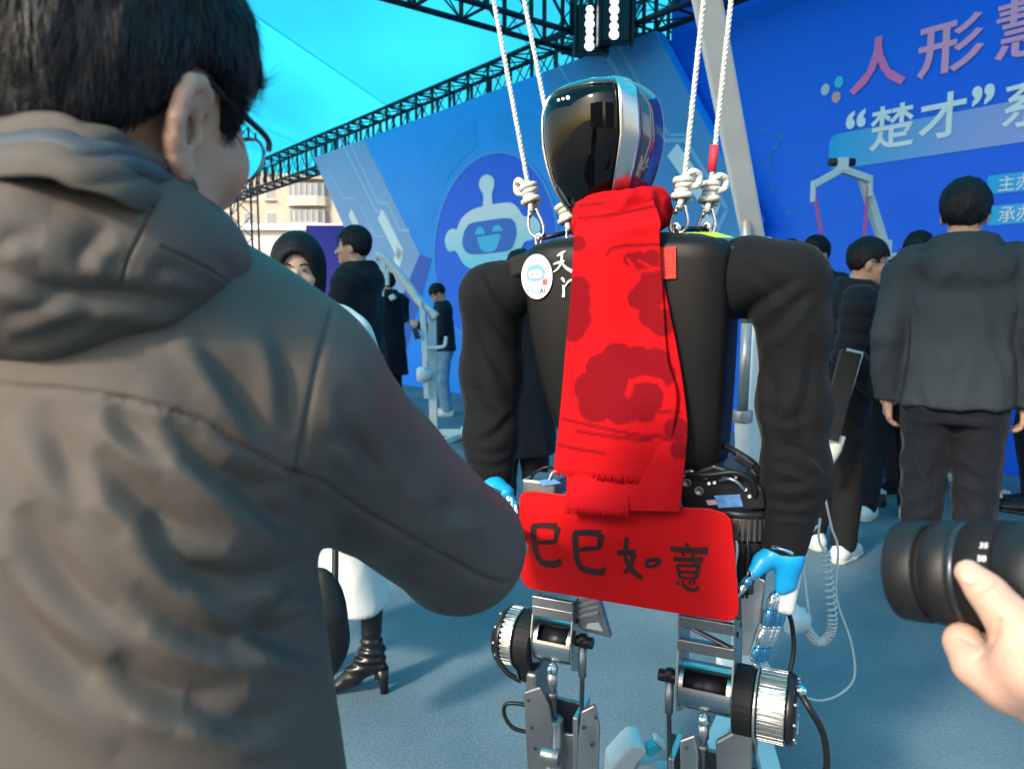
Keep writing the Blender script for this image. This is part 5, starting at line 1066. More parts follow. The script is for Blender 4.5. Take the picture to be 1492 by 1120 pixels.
ph = thing('mobile_phone', 'dark phone held up by the man in blue jeans', 'phone', Vector((-.80, 8.9, 0)) + rotz(sh_((0, .43, 1.24)), R(100)), R(100)); MB().box((0, 0, 0), (.075, .010, .15), Matrix.Rotation(-.5, 3, 'X')).build('case', M_shoeb, ph, .004); MB().box((0, -.0056, .003), (.068, .001, .138), Matrix.Rotation(-.5, 3, 'X')).build('screen', mat('screen_dark', (.02, .03, .05), .1), ph)
person('person in black standing behind the robot\'s sleeve, only hair and coat showing', .045, 4.0, 1.575, R(15), M_blackcloth, M_blackcloth, M_shoeb, hem=.55, group=None, seed=19)
# right side
person('man with glasses in a black puffer jacket leaning right with white sneakers', 1.68, 3.86, 1.62, R(-108), M_blackcloth, M_brownblack, M_shoew, lean=.16, nod=.18, hem=.80, glasses=True, group=None, seed=23, foot=(R(120), R(60)), stride=.07, puffy=True, armL=((.24, .10, 1.13), (.20, .32, 1.02)), armR=((.245, -.02, 1.12), (.22, .16, .96)))
person('dark haired person low behind the black sleeve, leftmost of the far right group', 1.93, 5.3, 1.735, R(20), M_navy, M_blackcloth, M_shoeb, group=None, seed=29)
person('dark haired man facing the camera behind the man with glasses', 2.22, 5.6, 1.79, R(150), M_navy, M_blackcloth, M_shoeb, skin=M_skin, group=None, seed=31, turn=R(-25))
person('man in black looking left between the puffer jacket and the charcoal jacket', 2.72, 5.1, 1.77, R(120), M_blackcloth, M_blackcloth, M_shoeb, group=None, seed=37, nod=.25)
person('tall man in a charcoal hooded jacket and black trousers seen from behind', 1.86, 3.15, 1.80, R(-26), M_char, M_blackcloth, M_shoeb, hem=.84, group=None, bulk=.97, amp=.018, h=.008, seed=41, turn=R(-12), armR=((.250, -.03, 1.12), (.248, .04, .86)), armL=((.250, -.03, 1.12), (.240, .02, .86)))
person('person in black at the far right edge behind the charcoal jacket', 3.30, 4.7, 1.70, R(60), M_blackcloth, M_blackcloth, M_shoeb, group=None, seed=43)
person('person in dark jacket and white shoes walking behind the puffer jacket', 2.32, 4.55, 1.58, R(-40), M_navy, M_blackcloth, M_shoew, group=None, seed=47, stride=.12)
# folder held against the puffer jacket, and a rolled paper
fa, fb = P(1240, 512, 3.45), P(1206, 640, 3.45); FO = thing('folder', 'slim dark folder held upright beside the puffer jacket', 'folder', (fb.x, fb.y, fb.z)); MB().bar((0, 0, 0), fa - fb, .10, .016, (1, 0, 0)).build('cover', mat('folder_dark', (.022, .020, .020), .5), FO, .004); MB().bar((.012, 0, .02), (fa - fb) + Vector((.02, 0, .006)), .075, .010, (1, 0, 0)).build('pages', mat('paper_blue', (.25, .42, .52), .6), FO)
q = P(1214, 655, 3.5); RP_ = thing('rolled_paper', 'small roll of pale paper under the dark folder', 'paper', q); MB().tube([(.02, 0, .07), (.005, 0, .0), (-.02, 0, -.09)], [.035, .033, .012], 14).build('roll', mat('paper_cream', (.62, .62, .54), .7), RP_); MB().tube([(.0195, 0, .071), (.019, 0, .068)], [.02, .02], 12).build('roll_end', M_sole, RP_)
# ------------------------------------------------------------------ the man in the grey coat, close to the camera, shaking the robot's hand
MR = Vector((-.33, .66, 0)); MAN = thing('person', 'man with glasses in a grey hooded coat seen from behind, shaking the robot\'s hand', 'person', MR)
M_coat = mat('coat_grey', (.094, .078, .063), .52, spec=.4, var=.10, vscale=4, bump=.35, bscale=1500); M_lining = mat('collar_lining', (.055, .066, .082), .6, bump=.3, bscale=700)
def subdiv(V, F):
    E = np.sort(np.stack([F, np.roll(F, -1, 1)], -1).reshape(-1, 2), 1); U, inv = np.unique(E, axis=0, return_inverse=True); inv = inv.reshape(-1, 4); n = len(V); ne = len(U)
    V2 = np.concatenate([V, (V[U[:, 0]] + V[U[:, 1]]) / 2, V[F].mean(1)]); c = n + ne + np.arange(len(F)); e = n + inv
    return V2, np.concatenate([np.stack([F[:, k], e[:, k], c, e[:, k - 1]], 1) for k in range(4)])
# --- coat
tyaw = R(-14); ct = Vector((-.372, .660, 0)); cR, sR = math.cos(tyaw), math.sin(tyaw)
ctab = np.array([(.70, .235, .165, .0), (.90, .210, .160, .0), (1.05, .190, .155, .0), (1.18, .198, .150, .0), (1.27, .198, .138, .005), (1.325, .165, .115, .01), (1.37, .105, .09, .015), (1.41, .07, .075, .02)])
def torso_f(X):
    x = X[..., 0] - ct.x; y = X[..., 1] - ct.y; u = x * cR + y * sR; v = -x * sR + y * cR; z = X[..., 2]
    a = np.interp(z, ctab[:, 0], ctab[:, 1]); b = np.interp(z, ctab[:, 0], ctab[:, 2]); v = v - np.interp(z, ctab[:, 0], ctab[:, 3])
    k = (np.abs(u / a) ** 2.4 + np.abs(v / b) ** 2.4) ** (1 / 2.4); return np.maximum((k - 1) * np.minimum(a, b) * .95, np.maximum(z - 1.41, .70 - z))
armC = [P(330, 520, .68), P(412, 568, .68), P(540, 690, .80), P(670, 797, .96), P(704, 790, 1.16), P(722, 778, 1.31)]; armr = [.092, .088, .081, .082, .062, .046]
armO = [P(-20, 560, .64), P(-190, 600, .62), P(-330, 900, .66), P(-250, 1150, .72)]; armo = [.09, .088, .075, .055]
hoodC = [P(-150, 385, .60), P(-40, 378, .565), P(80, 372, .550), P(190, 366, .565), P(280, 380, .615), P(350, 402, .69)]; hoodr = [.076, .079, .076, .063, .042, .018]
hoodU = [P(-60, 300, .60), P(60, 296, .580), P(150, 308, .584), P(240, 356, .622), P(310, 400, .69), P(350, 418, .75)]; hoodu = [.036, .038, .038, .034, .026, .018]
def coat_f(X):
    d = smin(torso_f(X), np.maximum(chain(X, armC, armr, .02), half(X, armC[-1], armC[-1] - armC[-2])), .035); d = smin(d, np.maximum(chain(X, armO, armo, .02), half(X, armO[-1], armO[-1] - armO[-2])), .035)
    return smax(d, .715 - X[..., 2], .01)
lo, hi = bounds(armC + armO + [Vector((-.62, .47, .70)), Vector((-.13, .86, 1.42))], .10); lo[2] = .69; hi[2] = 1.44
V, F = nets(coat_f, lo, hi, .0055); V = relax(V, F, 3); V, F = subdiv(V, F); V = relax(V, F, 3)
V = folds(V, F, .0016, .24, 6, (1, 1, .7)); V = relax(V, F, 3)
Z8 = lambda *p: [(x / 1.555, 400 + y / 1.555) for x, y in p]
big = [(Z8((375, 320), (450, 400), (560, 490), (650, 560), (705, 630)), 17, .017), (Z8((330, 540), (400, 640), (500, 715), (610, 748)), 18, .016), (Z8((220, 395), (285, 480), (380, 555), (510, 610)), 17, .013), (Z8((48, 520), (110, 640), (200, 740), (330, 810)), 22, .014), (Z8((250, 860), (320, 925), (430, 955), (560, 930)), 20, .016), (Z8((610, 748), (660, 725), (700, 700)), 9, .014), (Z8((640, 450), (690, 500), (705, 600), (708, 650)), 13, .014),
       (Z8((520, 420), (580, 470), (640, 470)), 13, .012), (Z8((0, 640), (60, 780), (170, 900), (320, 1000)), 26, .014), (Z8((430, 660), (560, 690), (690, 640)), 14, .012), (Z8((480, 330), (560, 400), (620, 450)), 13, .009), (Z8((440, 110), (500, 200), (560, 290), (640, 430)), 15, .010), (Z8((420, 970), (540, 1010), (680, 985)), 17, .013), (Z8((250, 290), (300, 350), (390, 420)), 14, .009), (Z8((90, 290), (150, 420), (210, 520)), 18, .009), (Z8((560, 780), (640, 830), (735, 860)), 15, .012), (Z8((300, 700), (420, 790), (560, 820), (700, 770)), 18, .012),
       ([(470, 650), (510, 640), (560, 690)], 12, .009), ([(500, 560), (520, 640), (560, 700)], 13, .009), ([(545, 590), (600, 680), (640, 720)], 13, .008), ([(610, 760), (660, 740), (720, 745)], 12, .010), ([(560, 800), (620, 830), (690, 820)], 12, .008), ([(480, 720), (500, 780), (560, 850)], 15, .010), ([(620, 690), (650, 760), (640, 850)], 12, .007), ([(690, 720), (705, 780), (700, 850)], 11, .008), ([(395, 470), (420, 540), (425, 640)], 14, .007)]
V = creases(V, F, [(p, w * 1.35, a * (.72 if w >= 14 else .45)) for p, w, a in big]); V = relax(V, F, 2)
V, F = subdiv(V, F) if len(F) < 160000 else (V, F)
seams = [([(-20, 562), (60, 566), (130, 573), (230, 592), (300, 616), (345, 645), (400, 675), (432, 692)], 3.6, .0034), ([(484, 452), (468, 510), (452, 580), (432, 692)], 3.4, .0034), ([(432, 692), (479, 707), (524, 741), (610, 790), (706, 842), (752, 850)], 3.4, .0034)]
V = creases(V, F, seams); V = creases(V, F, [([(x + 5, y + 7) for x, y in p], 1.6, .0012) for p, _, _ in seams])
COAT = mk('coat', V, F, M_coat, MAN, off=MR); print('coat quads', len(F))
# --- hood lying on the back
V, F = nets(lambda X: smin(chain(X, hoodC, hoodr, .02), chain(X, hoodU, hoodu, .015), .030), *bounds(hoodC + hoodU, .10), .0052); V = relax(V, F, 3); V, F = subdiv(V, F); V = relax(V, F, 2)
Z7 = lambda *p: [(x / 2.8725, 170 + y / 2.8725) for x, y in p]
V = folds(V, F, .0014, .18, 9, (1, 1, 1)); V = creases(V, F, [(p, w * 1.6, a * .36) for p, w, a in [(Z7((-80, 600), (100, 680), (260, 735), (500, 745), (700, 775), (870, 760)), 11, .016), (Z7((320, 650), (370, 540), (460, 450)), 11, .011), (Z7((640, 690), (700, 630), (860, 690)), 8, .009), (Z7((0, 830), (150, 800), (300, 730)), 10, .010), (Z7((30, 930), (200, 905), (330, 850), (420, 800)), 9, .008), (Z7((-30, 560), (60, 500), (180, 520)), 11, .010), (Z7((400, 520), (470, 600), (600, 640)), 9, .007), (Z7((900, 560), (960, 640), (1000, 700)), 8, .006)]])
V = relax(V, F, 1); V, F = subdiv(V, F); V = creases(V, F, [(Z7((662, 310), (600, 470), (540, 590), (512, 695)), 1.8, .0028), (Z7((680, 545), (800, 600), (900, 655), (1000, 722)), 1.8, .0025)])
mk('hood', V, F, M_coat, MAN, off=MR)
# --- stand-up collar with darker lining, rising round the neck
def band(name, top, bot, m, th):
    T = catmull(top, 8); B_ = catmull(bot, 8); n = len(T); v = []; rows = 8
    for j in range(rows + 1):
        for i in range(n): p = T[i].lerp(B_[i], j / rows); v.append(p + Vector((.002 * math.sin(i * .7 + j), -.004 * math.sin(math.pi * j / rows), .0016 * math.sin(i * .45))))
    f = [(j * n + i, (j + 1) * n + i, (j + 1) * n + i + 1, j * n + i + 1) for j in range(rows) for i in range(n - 1)]; o = mk(name, v, f, m, MAN, off=MR)
    md = o.modifiers.new('thick', 'SOLIDIFY'); md.thickness = th; md.offset = 1; return o
band('collar', [P(-120, 190, 0.540), P(-20, 178, 0.512), P(60, 173, 0.500), P(130, 182, 0.502), P(190, 206, 0.523), P(245, 240, 0.561), P(290, 284, 0.611), P(314, 318, 0.669), P(322, 346, 0.750)], [P(-120, 250, 0.525), P(-20, 232, 0.505), P(60, 226, 0.498), P(130, 236, 0.502), P(190, 262, 0.523), P(245, 300, 0.561), P(285, 332, 0.611), P(306, 356, 0.668), P(318, 372, 0.750)], M_coat, .005)
band('collar_lining', [P(-120, 206, 0.528), P(-20, 198, 0.504), P(60, 198, 0.494), P(130, 205, 0.496), P(200, 230, 0.519), P(255, 268, 0.558), P(294, 305, 0.608), P(314, 332, 0.663)], [P(-120, 226, 0.518), P(-20, 218, 0.494), P(60, 220, 0.485), P(130, 232, 0.488), P(200, 264, 0.511), P(242, 296, 0.547), P(280, 332, 0.598), P(308, 360, 0.663)], M_lining, .004)
band('hood_edge', [P(-120, 224, 0.520), P(-20, 216, 0.496), P(60, 218, 0.487), P(130, 230, 0.490), P(200, 261, 0.512), P(240, 292, 0.546), P(276, 328, 0.596)], [P(-120, 262, 0.509), P(-20, 256, 0.486), P(60, 260, 0.479), P(130, 276, 0.484), P(200, 310, 0.508), P(232, 336, 0.543), P(262, 366, 0.591)], M_coat, .006)
# --- head
hc = P(180, 122, .612); th = R(-21); Mh = Matrix.Rotation(th, 3, 'Z') @ Matrix.Rotation(R(-13), 3, 'X') @ Matrix.Rotation(R(4), 3, 'Y'); Mn = np.array(Mh)
hl = lambda p: hc + Mh @ Vector(p)
es = Vector((.077, -.010, -.040)); er = lambda a, b, o=0.: hl((es.x + o * .85, es.y + a * .9, es.z + b * .86))      # ear frame: a forwards, b up, o outwards
helix = [er(.020, .022, .002), er(.014, .033, .007), er(.0, .037, .013), er(-.014, .030, .018), er(-.020, .014, .020), er(-.020, -.004, .018), er(-.014, -.020, .013), er(-.004, -.033, .008), er(.006, -.038, .005), er(.012, -.032, .002)]
def head_f(X):
    d = smin(ell(X, hl((0, -.008, .012)), (.079, .098, .104), Mn), ell(X, hl((0, .034, -.045)), (.064, .066, .082), Mn), .03)
    for sd in (-1, 1): d = smin(d, ell(X, hl((sd * .046, .058, -.042)), (.026, .028, .024), Mn), .025); d = smin(d, ell(X, hl((sd * .052, .018, -.085)), (.018, .035, .022), Mn), .02)
    d = smin(d, cone(X, hl((0, .095, -.012)), hl((0, .116, -.046)), .009, .015), .012); d = smin(d, ell(X, hl((0, .080, -.108)), (.024, .020, .018), Mn), .02)
    d = smin(d, cone(X, hl((0, -.02, -.06)), P(196, 350, .665), .060, .066), .02)
    e = chain(X, helix, [.0055, .0062, .0066, .0066, .0064, .0064, .0066, .0075, .0085, .0075], .004)
    e = smin(e, ell(X, er(-.002, .002, .006), (.006, .017, .030), Mn), .006)
    e = smin(e, chain(X, [er(.006, .024, .009), er(-.006, .014, .012), er(-.009, -.002, .013), er(-.003, -.018, .011)], [.0035, .0045, .0045, .004]), .004)
    e = smax(e, -ell(X, er(.004, -.002, .013), (.011, .009, .014), Mn), .004); e = smin(e, ell(X, er(.015, -.006, .006), (.005, .005, .008), Mn), .004)
    d = smin(d, e, .005)
    el = ell(X, hl((-.080, -.006, -.03)), (.010, .020, .034), Mn); return smin(d, el, .006)
lo, hi = bounds([hl((0, 0, .14)), hl((.11, .13, 0)), hl((-.1, -.12, 0)), P(196, 350, .665)], .06); V, F = nets(head_f, lo, hi, .0034); V = relax(V, F, 1); V, F = subdiv(V, F); V = relax(V, F, 2)
# right hand and forearm, reaching to the robot's fingers
wd = (armC[-1] - armC[-2]).normalized(); pr = hand_prims(armC[-1] - wd * .01, (P(744, 742, 1.50) - armC[-1]).normalized(), Vector((-.4, .1, -1)), .45, .95, -1); pr.append((armC[-2], armC[-1] + wd * .01, .034, .028)); V2, F2 = prims_mesh(pr, .009, .004)
near = lambda W, p: np.argsort(((W - np.array(tuple(p))[None]) ** 2).sum(1))[[0, 2, 5]]
n1 = len(V); r0 = near(V2, armC[-2]) + n1; r3 = near(V, P(196, 350, .665)); mid = np.array([tuple(p + Vector(e) * .025) for p in (armC[3], armC[1]) for e in ((1, 0, 0), (-.5, .8, 0), (-.5, -.8, 0))]); n2 = n1 + len(V2)
rings = [r0.tolist(), [n2, n2 + 1, n2 + 2], [n2 + 3, n2 + 4, n2 + 5], r3.tolist()]; FB = np.array([[ra[k], ra[(k + 1) % 3], rb[(k + 1) % 3], rb[k]] for ra, rb in zip(rings, rings[1:]) for k in range(3)])
BODY = mk('body', np.concatenate([V, V2, mid]), np.concatenate([F, F2 + n1, FB]), M_skin, MAN, off=MR)
# --- hair: a cap plus thousands of fine strands
def hair_f(X):
    q = (X - V3(hc)) @ Mn; yy = q[..., 1]; zq = q[..., 2]
    d = ell(X, hl((0, -.008, .022)), (.095, .116, .115), Mn); d = smin(d, ell(X, hl((0, -.052, -.02)), (.084, .066, .085), Mn), .03)
    lim = np.interp(yy, [-.15, -.085, -.052, -.030, -.016, .008, .022, .032, .042, .052, .075, .14], [-.098, -.094, -.074, -.045, .004, .010, .000, -.034, -.026, .014, .040, .052])
    d = smax(d, (lim - zq) * .6, .008)
    return d
lo, hi = bounds([hl((0, 0, .15)), hl((.12, .14, 0)), hl((-.12, -.14, -.1)), hl((-.12, .14, 0)), hl((.12, -.14, -.1))], .03); V, F = nets(hair_f, lo, hi, .0045); V = relax(V, F, 1); N = vnormals(V, F)
Q = (V - np.array(hc)) @ Mn; fade = np.clip((Q[:, 2] + .10) / .09, .12, 1); V = V - N * (.010 * (1 - fade))[:, None]
V = V + N * (.0035 * gnoise(Q * np.array([60, 60, 22])) + .0025 * gnoise(Q * np.array([150, 150, 40])))[:, None]
HAIR = mk('hair', V, F, M_hair, MAN, off=MR)
A_, F_ = strands(V, F, 15000, hc, Mn, .034, .0011, 3); tag(mk('hair_strands', A_, F_, M_strand, HAIR, smooth=False, off=MR), kind='stuff')
# --- glasses
GL = mk('glasses', [], [], M_metalframe, MAN); GL.name = 'glasses'
mb = MB(); lc = Vector((.034, .104, -.020))
for sd in (-1, 1):
    pts = [hl((sd * lc.x + .0265 * math.cos(t), lc.y - .006 * abs(math.cos(t)), lc.z + .021 * math.sin(t))) for t in np.linspace(0, 2 * math.pi, 25)]
    mb2 = MB().tube(pts, .0016, 8, False); mb2.build('rim', mat('rim_silver', (.55, .56, .58), .25, metal=1), GL, off=MR)
    mb3 = MB(); mb3.add([hl((sd * lc.x + .0262 * math.cos(t), lc.y - .006 * abs(math.cos(t)), lc.z + .0208 * math.sin(t))) for t in np.linspace(0, 2 * math.pi, 25)[:-1]], [list(range(24))]); mb3.build('lens', M_lens, GL, off=MR)
    MB().tube(catmull([hl((sd * .061, .102, -.010)), hl((sd * .075, .080, -.008)), hl((sd * .0835, .03, -.006)), hl((sd * .084, -.002, .0)), hl((sd * .085, -.018, -.012)), hl((sd * .084, -.026, -.028))], 5), [.0026] * 26, 8).build('temple_arm', M_metalframe, GL, off=MR)
MB().tube([hl((-.010, .110, -.016)), hl((0, .112, -.013)), hl((.010, .110, -.016))], .0016, 8).build('bridge', M_metalframe, GL, off=MR)
# --- legs below the frame
fts = [[ct + Vector((sd * .09, .0, .90)), ct + Vector((sd * .10, .02, .48)), ct + Vector((sd * .11, -.02, .09))] for sd in (-1, 1)]
cloth('trousers', lambda X: smax(smin(chain(X, fts[0], [.115, .085, .070]), chain(X, fts[1], [.115, .085, .070]), .04), .04 - X[..., 2], .01), (ct.x - .28, ct.y - .2, .02), (ct.x + .28, ct.y + .2, 1.0), .012, M_brownblack, MAN, .008, .12, 3, off=MR)
for f in fts:
    a = f[-1]; V, F = nets(lambda X: smax(smin(cone(X, a + Vector((0, -.05, -.045)), a + Vector((0, .16, -.055)), .046, .036), cone(X, a + Vector((0, -.03, -.03)), a + Vector((0, -.02, .03)), .046, .042), .02), .004 - X[..., 2], .004), (a.x - .08, a.y - .13, -.01), (a.x + .08, a.y + .24, .2), .008); mk('shoe', V, F, M_shoeb, MAN, off=MR)

# ------------------------------------------------------------------ photographer's lens and hand at the right edge
LA, LB = P(1318, 830, .650), P(1545, 846, .560); ld = (LB - LA).normalized()
CAMO = thing('camera', 'black camera with a long zoom lens reaching in from the right edge', 'camera', (LA.x, LA.y, LA.z)); M_barrel = mat('barrel_black', (.010, .010, .011), .48, spec=.4, bump=.1, bscale=800); M_grip = mat('grip_rubber', (.008, .008, .0085), .75, spec=.25); M_ringm = mat('ring_dark_metal', (.05, .055, .065), .3, metal=.7)
O = Vector((0, 0, 0))
hood = MB().lathe(O, ld, [(.020, .034), (.002, .0405), (.0, .0420), (.001, .0426), (.003, .0424), (.004, .0429), (.022, .0434), (.024, .0425), (.025, .0395)], 56).build('lens_hood', M_barrel, CAMO)
MB().lathe(O + ld * .018, ld, [(0, .0), (.001, .030), (-.001, .036)], 40).build('front_glass', mat('lens_glass', (.01, .012, .03), .03, coat=1), CAMO)
MB().lathe(O + ld * .024, ld, [(0, .0385), (.008, .0385)], 48).build('groove', M_grip, CAMO)
MB().lathe(O + ld * .030, ld, [(0, .039), (.001, .0432), (.009, .0442), (.019, .0444), (.021, .0428)], 56).build('front_ring', M_barrel, CAMO)
MB().lathe(O + ld * .051, ld, [(0, .0425), (.001, .0440), (.006, .0442), (.007, .0425)], 56).build('metal_ring', M_ringm, CAMO)
zr = MB().lathe(O + ld * .058, ld, [(0, .0425), (.001, .0445), (.026, .0452), (.027, .0430)], 64).build('zoom_ring', M_grip, CAMO)
MB().lathe(O + ld * .085, ld, [(0, .0430), (.001, .0448), (.040, .0448), (.041, .0415), (.105, .0410), (.105, .0)], 56).build('rear_barrel', M_barrel, CAMO)
bx, by, _ = basis(ld); MB().box(O + ld * .235, (.075, .14, .10), Matrix((ld, Vector((-ld.y, ld.x, 0)).normalized(), Vector((0, 0, 1)))).transposed()).build('camera_body', M_grip, CAMO, .012, 3)
# engraved scale marks on the barrel, facing the viewer
tow = -(LA + ld * .14).normalized(); side = (Vector((0, 0, 1)) - ld * ld.z).normalized(); frt = ld.cross(side).normalized()
if frt.dot(Vector((0, -1, 0))) < 0: frt = -frt
for i, (tx, ang_) in enumerate((('35', 44), ('50', 30), ('70', 12))):
    a = R(ang_); n_ = frt * math.cos(a) + side * math.sin(a); t_ = -frt * math.sin(a) + side * math.cos(a); v, f = glyphs(tx, .02); v = (v - v.mean(0)) * .0065; c = O + ld * .080 + n_ * .0457
    # numbers run round the barrel
    mk('scale_mark', [c + ld * float(q[0]) + t_ * float(q[1]) for q in v], f, M_stick, CAMO, smooth=False)
MB().box(O + ld * .095 + frt * .0448, (.020, .003, .012), Matrix((ld, frt, side)).transposed()).build('switch', M_grip, CAMO, .001)
# hand holding the lens from below, thumb on the near side
HP = P(1500, 960, .53); PHG = thing('person', 'photographer\'s bare hand gripping the black lens at the right edge', 'person', (HP.x, HP.y, 0))
T = lambda *p: P(*p)
pr = [(T(1411, 834, .552), T(1440, 864, .545), .0100, .0118), (T(1440, 864, .545), T(1472, 903, .535), .0120, .0145), (T(1472, 903, .535), T(1512, 965, .525), .0150, .024), (T(1512, 965, .525), T(1462, 985, .545), .027, .020), (T(1462, 985, .545), T(1420, 968, .562), .0190, .0140),
      (T(1420, 968, .562), T(1403, 935, .580), .0138, .0120), (T(1403, 935, .580), T(1410, 908, .610), .0118, .0105), (T(1410, 908, .610), T(1435, 893, .645), .0105, .0090),
      (T(1470, 990, .56), T(1442, 950, .590), .016, .0120), (T(1442, 950, .590), T(1440, 918, .625), .0118, .0105), (T(1440, 918, .625), T(1460, 900, .655), .0105, .009), (T(1500, 995, .57), T(1478, 955, .600), .016, .0120), (T(1478, 955, .600), T(1474, 925, .635), .0118, .0105), (T(1474, 925, .635), T(1490, 905, .660), .0105, .009), (T(1530, 1000, .58), T(1512, 965, .615), .0150, .011), (T(1512, 965, .615), T(1512, 935, .640), .0105, .009),
      (T(1512, 965, .525), T(1545, 1010, .545), .028, .030), (T(1470, 1000, .553), T(1545, 1010, .555), .020, .028), (T(1545, 1010, .55), T(1660, 1060, .53), .030, .028), (T(1660, 1060, .53), T(1900, 1150, .45), .028, .040)]
V, F = prims_mesh(pr, .012, .0030); V, F = subdiv(V, F); V = relax(V, F, 2); V = creases(V, F, [([(1428, 868), (1445, 858), (1456, 850)], 2.2, .0012), ([(1424, 874), (1440, 868)], 2.2, .0010), ([(1395, 925), (1420, 938)], 2.4, .0012), ([(1420, 960), (1440, 940), (1447, 925)], 2.6, .0014), ([(1455, 905), (1448, 930), (1436, 950)], 4, .002)])
HAND = mk('body', V, F, mat('skin_hand', (.60, .36, .27), .5, sss=.3, var=.08, vscale=60, spec=.35, bump=.2, bscale=420), PHG, off=(HP.x, HP.y, 0))
tp = T(1413, 840, .541); td = (T(1440, 864, .545) - T(1411, 834, .552)).normalized(); nn = Vector((-.35, -.85, .1)); nn = (nn - td * nn.dot(td)).normalized(); xs = td.cross(nn)
mk('nail', [tp + td * (.0055 * math.cos(t)) + xs * (.0052 * math.sin(t)) + nn * (.0012 - .0016 * math.sin(t) ** 2) - Vector((HP.x, HP.y, 0)) for t in np.linspace(0, 2 * math.pi, 17)[:-1]], [list(range(16))], mat('nail', (.66, .42, .35), .3), HAND)
MB().tube([T(1680, 1068, .525), T(1900, 1150, .45), T(2150, 1240, .35)], [.045, .055, .065], 20).build('sleeve', M_navy, PHG, off=(HP.x, HP.y, 0))
# ------------------------------------------------------------------ lifting frames
M_lift = mat('lift_white', (.62, .63, .62), .42, spec=.4, var=.06, vscale=8, bump=.05, bscale=60); M_liftp = mat('lift_pale', (.50, .58, .60), .45, var=.05, vscale=8); M_hyd = mat('hydraulic_grey', (.30, .30, .31), .38, metal=.6); M_cast = mat('caster_black', (.012, .012, .013), .5)
def caster(root, p, off, r=.035):
    p = Vector(p); MB().cyl(p + Vector((-.014, 0, r)), p + Vector((.014, 0, r)), r, n=24).build('caster_wheel', M_cast, root, .003, off=off); MB().box(p + Vector((0, 0, 2 * r + .008)), (.045, .05, .02)).build('caster_fork', M_liftp, root, .004, off=off)
# the robot's own lift: boom rising over the robot, mast, hydraulic ram, base legs
mt = P(1108, 345, 2.35); base = Vector((mt.x + .005, mt.y + .02, 0)); LF_ = thing('patient_lift', 'white lifting frame whose boom and mast stand behind the robot', 'lifting frame', base); ob = base
b1 = P(1098, 352, 2.30); b0 = P(1018, -60, 1.75); b00 = b1 + (b0 - b1) * 1.12
MB().bar(b1, b00, .062, .088, (1, 0, 0)).build('boom', M_lift, LF_, .007, 3, off=ob); MB().cyl(b1 + Vector((-.05, 0, -.02)), b1 + Vector((.05, 0, -.02)), .018).build('boom_pivot', M_hyd, LF_, .002, off=ob)
MB().box(b1 + Vector((0, 0, -.015)), (.085, .09, .05)).build('boom_bracket', M_lift, LF_, .006, off=ob)
MB().box((base.x, base.y, (b1.z + .06) / 2), (.078, .078, b1.z - .08)).build('mast', M_liftp, LF_, .008, 3, off=ob)
r0 = P(1083, 690, 2.28); r1 = P(1082, 600, 2.26); r2 = P(1088, 470, 2.25); r3 = b1 + (b0 - b1) * .18 + Vector((0, 0, -.03))
MB().cyl(r0, r1, .024).build('ram_body', M_lift, LF_, .003, off=ob); MB().cyl(r1 - Vector((0, 0, .03)), r1 + Vector((0, 0, .006)), .030).build('ram_collar', M_hyd, LF_, .003, off=ob); MB().cyl(r1, r2, .016).build('ram_rod', M_hyd, LF_, off=ob); MB().cyl(r2, r3, .016).build('ram_rod', M_hyd, LF_, off=ob); MB().bar(r0, Vector((base.x, base.y, r0.z - .12)), .03, .03).build('ram_bracket', M_lift, LF_, .003, off=ob)
MB().box((base.x, base.y, .10), (.16, .14, .06)).build('base_block', M_lift, LF_, .008, off=ob)
for e in (ground(975, 1262, .05), ground(1168, 1330, .05)):
    e = Vector((e.x, e.y, .09)); MB().bar((base.x, base.y, .09), e, .05, .045).build('base_leg', M_lift, LF_, .006, off=ob); caster(LF_, (e.x, e.y, 0), ob)
for sx in (-.05, .05): caster(LF_, (base.x + sx, base.y + .05, 0), ob)
# control handset: box, coiled lead and plain leads hanging from the mast
hb_ = P(1160, 900, 2.2); HS = thing('handset', 'pale blue-white control handset with a coiled lead hanging beside the robot\'s hand', 'handset', (hb_.x, hb_.y, 0)); oh = (hb_.x, hb_.y, 0); M_lead = mat('lead_grey', (.46, .50, .50), .5); M_hs = mat('handset_pale', (.50, .60, .62), .45)
MB().lathe(hb_ + Vector((-.03, 0, 0)), (1, -.15, -.1), [(0, 0), (0, .042), (.012, .046), (.03, .046), (.034, .040), (.05, .040), (.053, .030), (.066, .026), (.066, 0)], 28).build('handset_body', M_hs, HS, off=oh)
def coil(a, path, r, turns, rw):
    C_ = catmull(path, 10); pts = []; n = turns * 9
    for i in range(n + 1):
        f = i / n * (len(C_) - 1); k = min(int(f), len(C_) - 2); p = C_[k].lerp(C_[k + 1], f - k); x, y, d = basis(C_[k + 1] - C_[k]); t = 2 * math.pi * i / 9; pts.append(p + (x * math.cos(t) + y * math.sin(t)) * r)
    return MB().tube(pts, rw, 5)
coil(0, [P(1203, 805, 2.2), P(1208, 850, 2.2), P(1213, 900, 2.2), P(1208, 925, 2.2), P(1194, 935, 2.2), P(1180, 922, 2.2), P(1172, 908, 2.2)], .0125, 34, .0036).build('coiled_lead', M_lead, HS, off=oh, allsmooth=True)
for path in ([(1195, 755), (1193, 785), (1203, 806)], [(1203, 728), (1212, 770), (1221, 800), (1219, 870), (1240, 935), (1245, 985), (1225, 1010), (1195, 1020), (1165, 1012)], [(1192, 765), (1178, 785), (1172, 830), (1178, 890), (1174, 910)]): MB().tube(catmull([P(x, y, 2.2) for x, y in path], 8), .0036, 7).build('lead', M_lead, HS, off=oh)
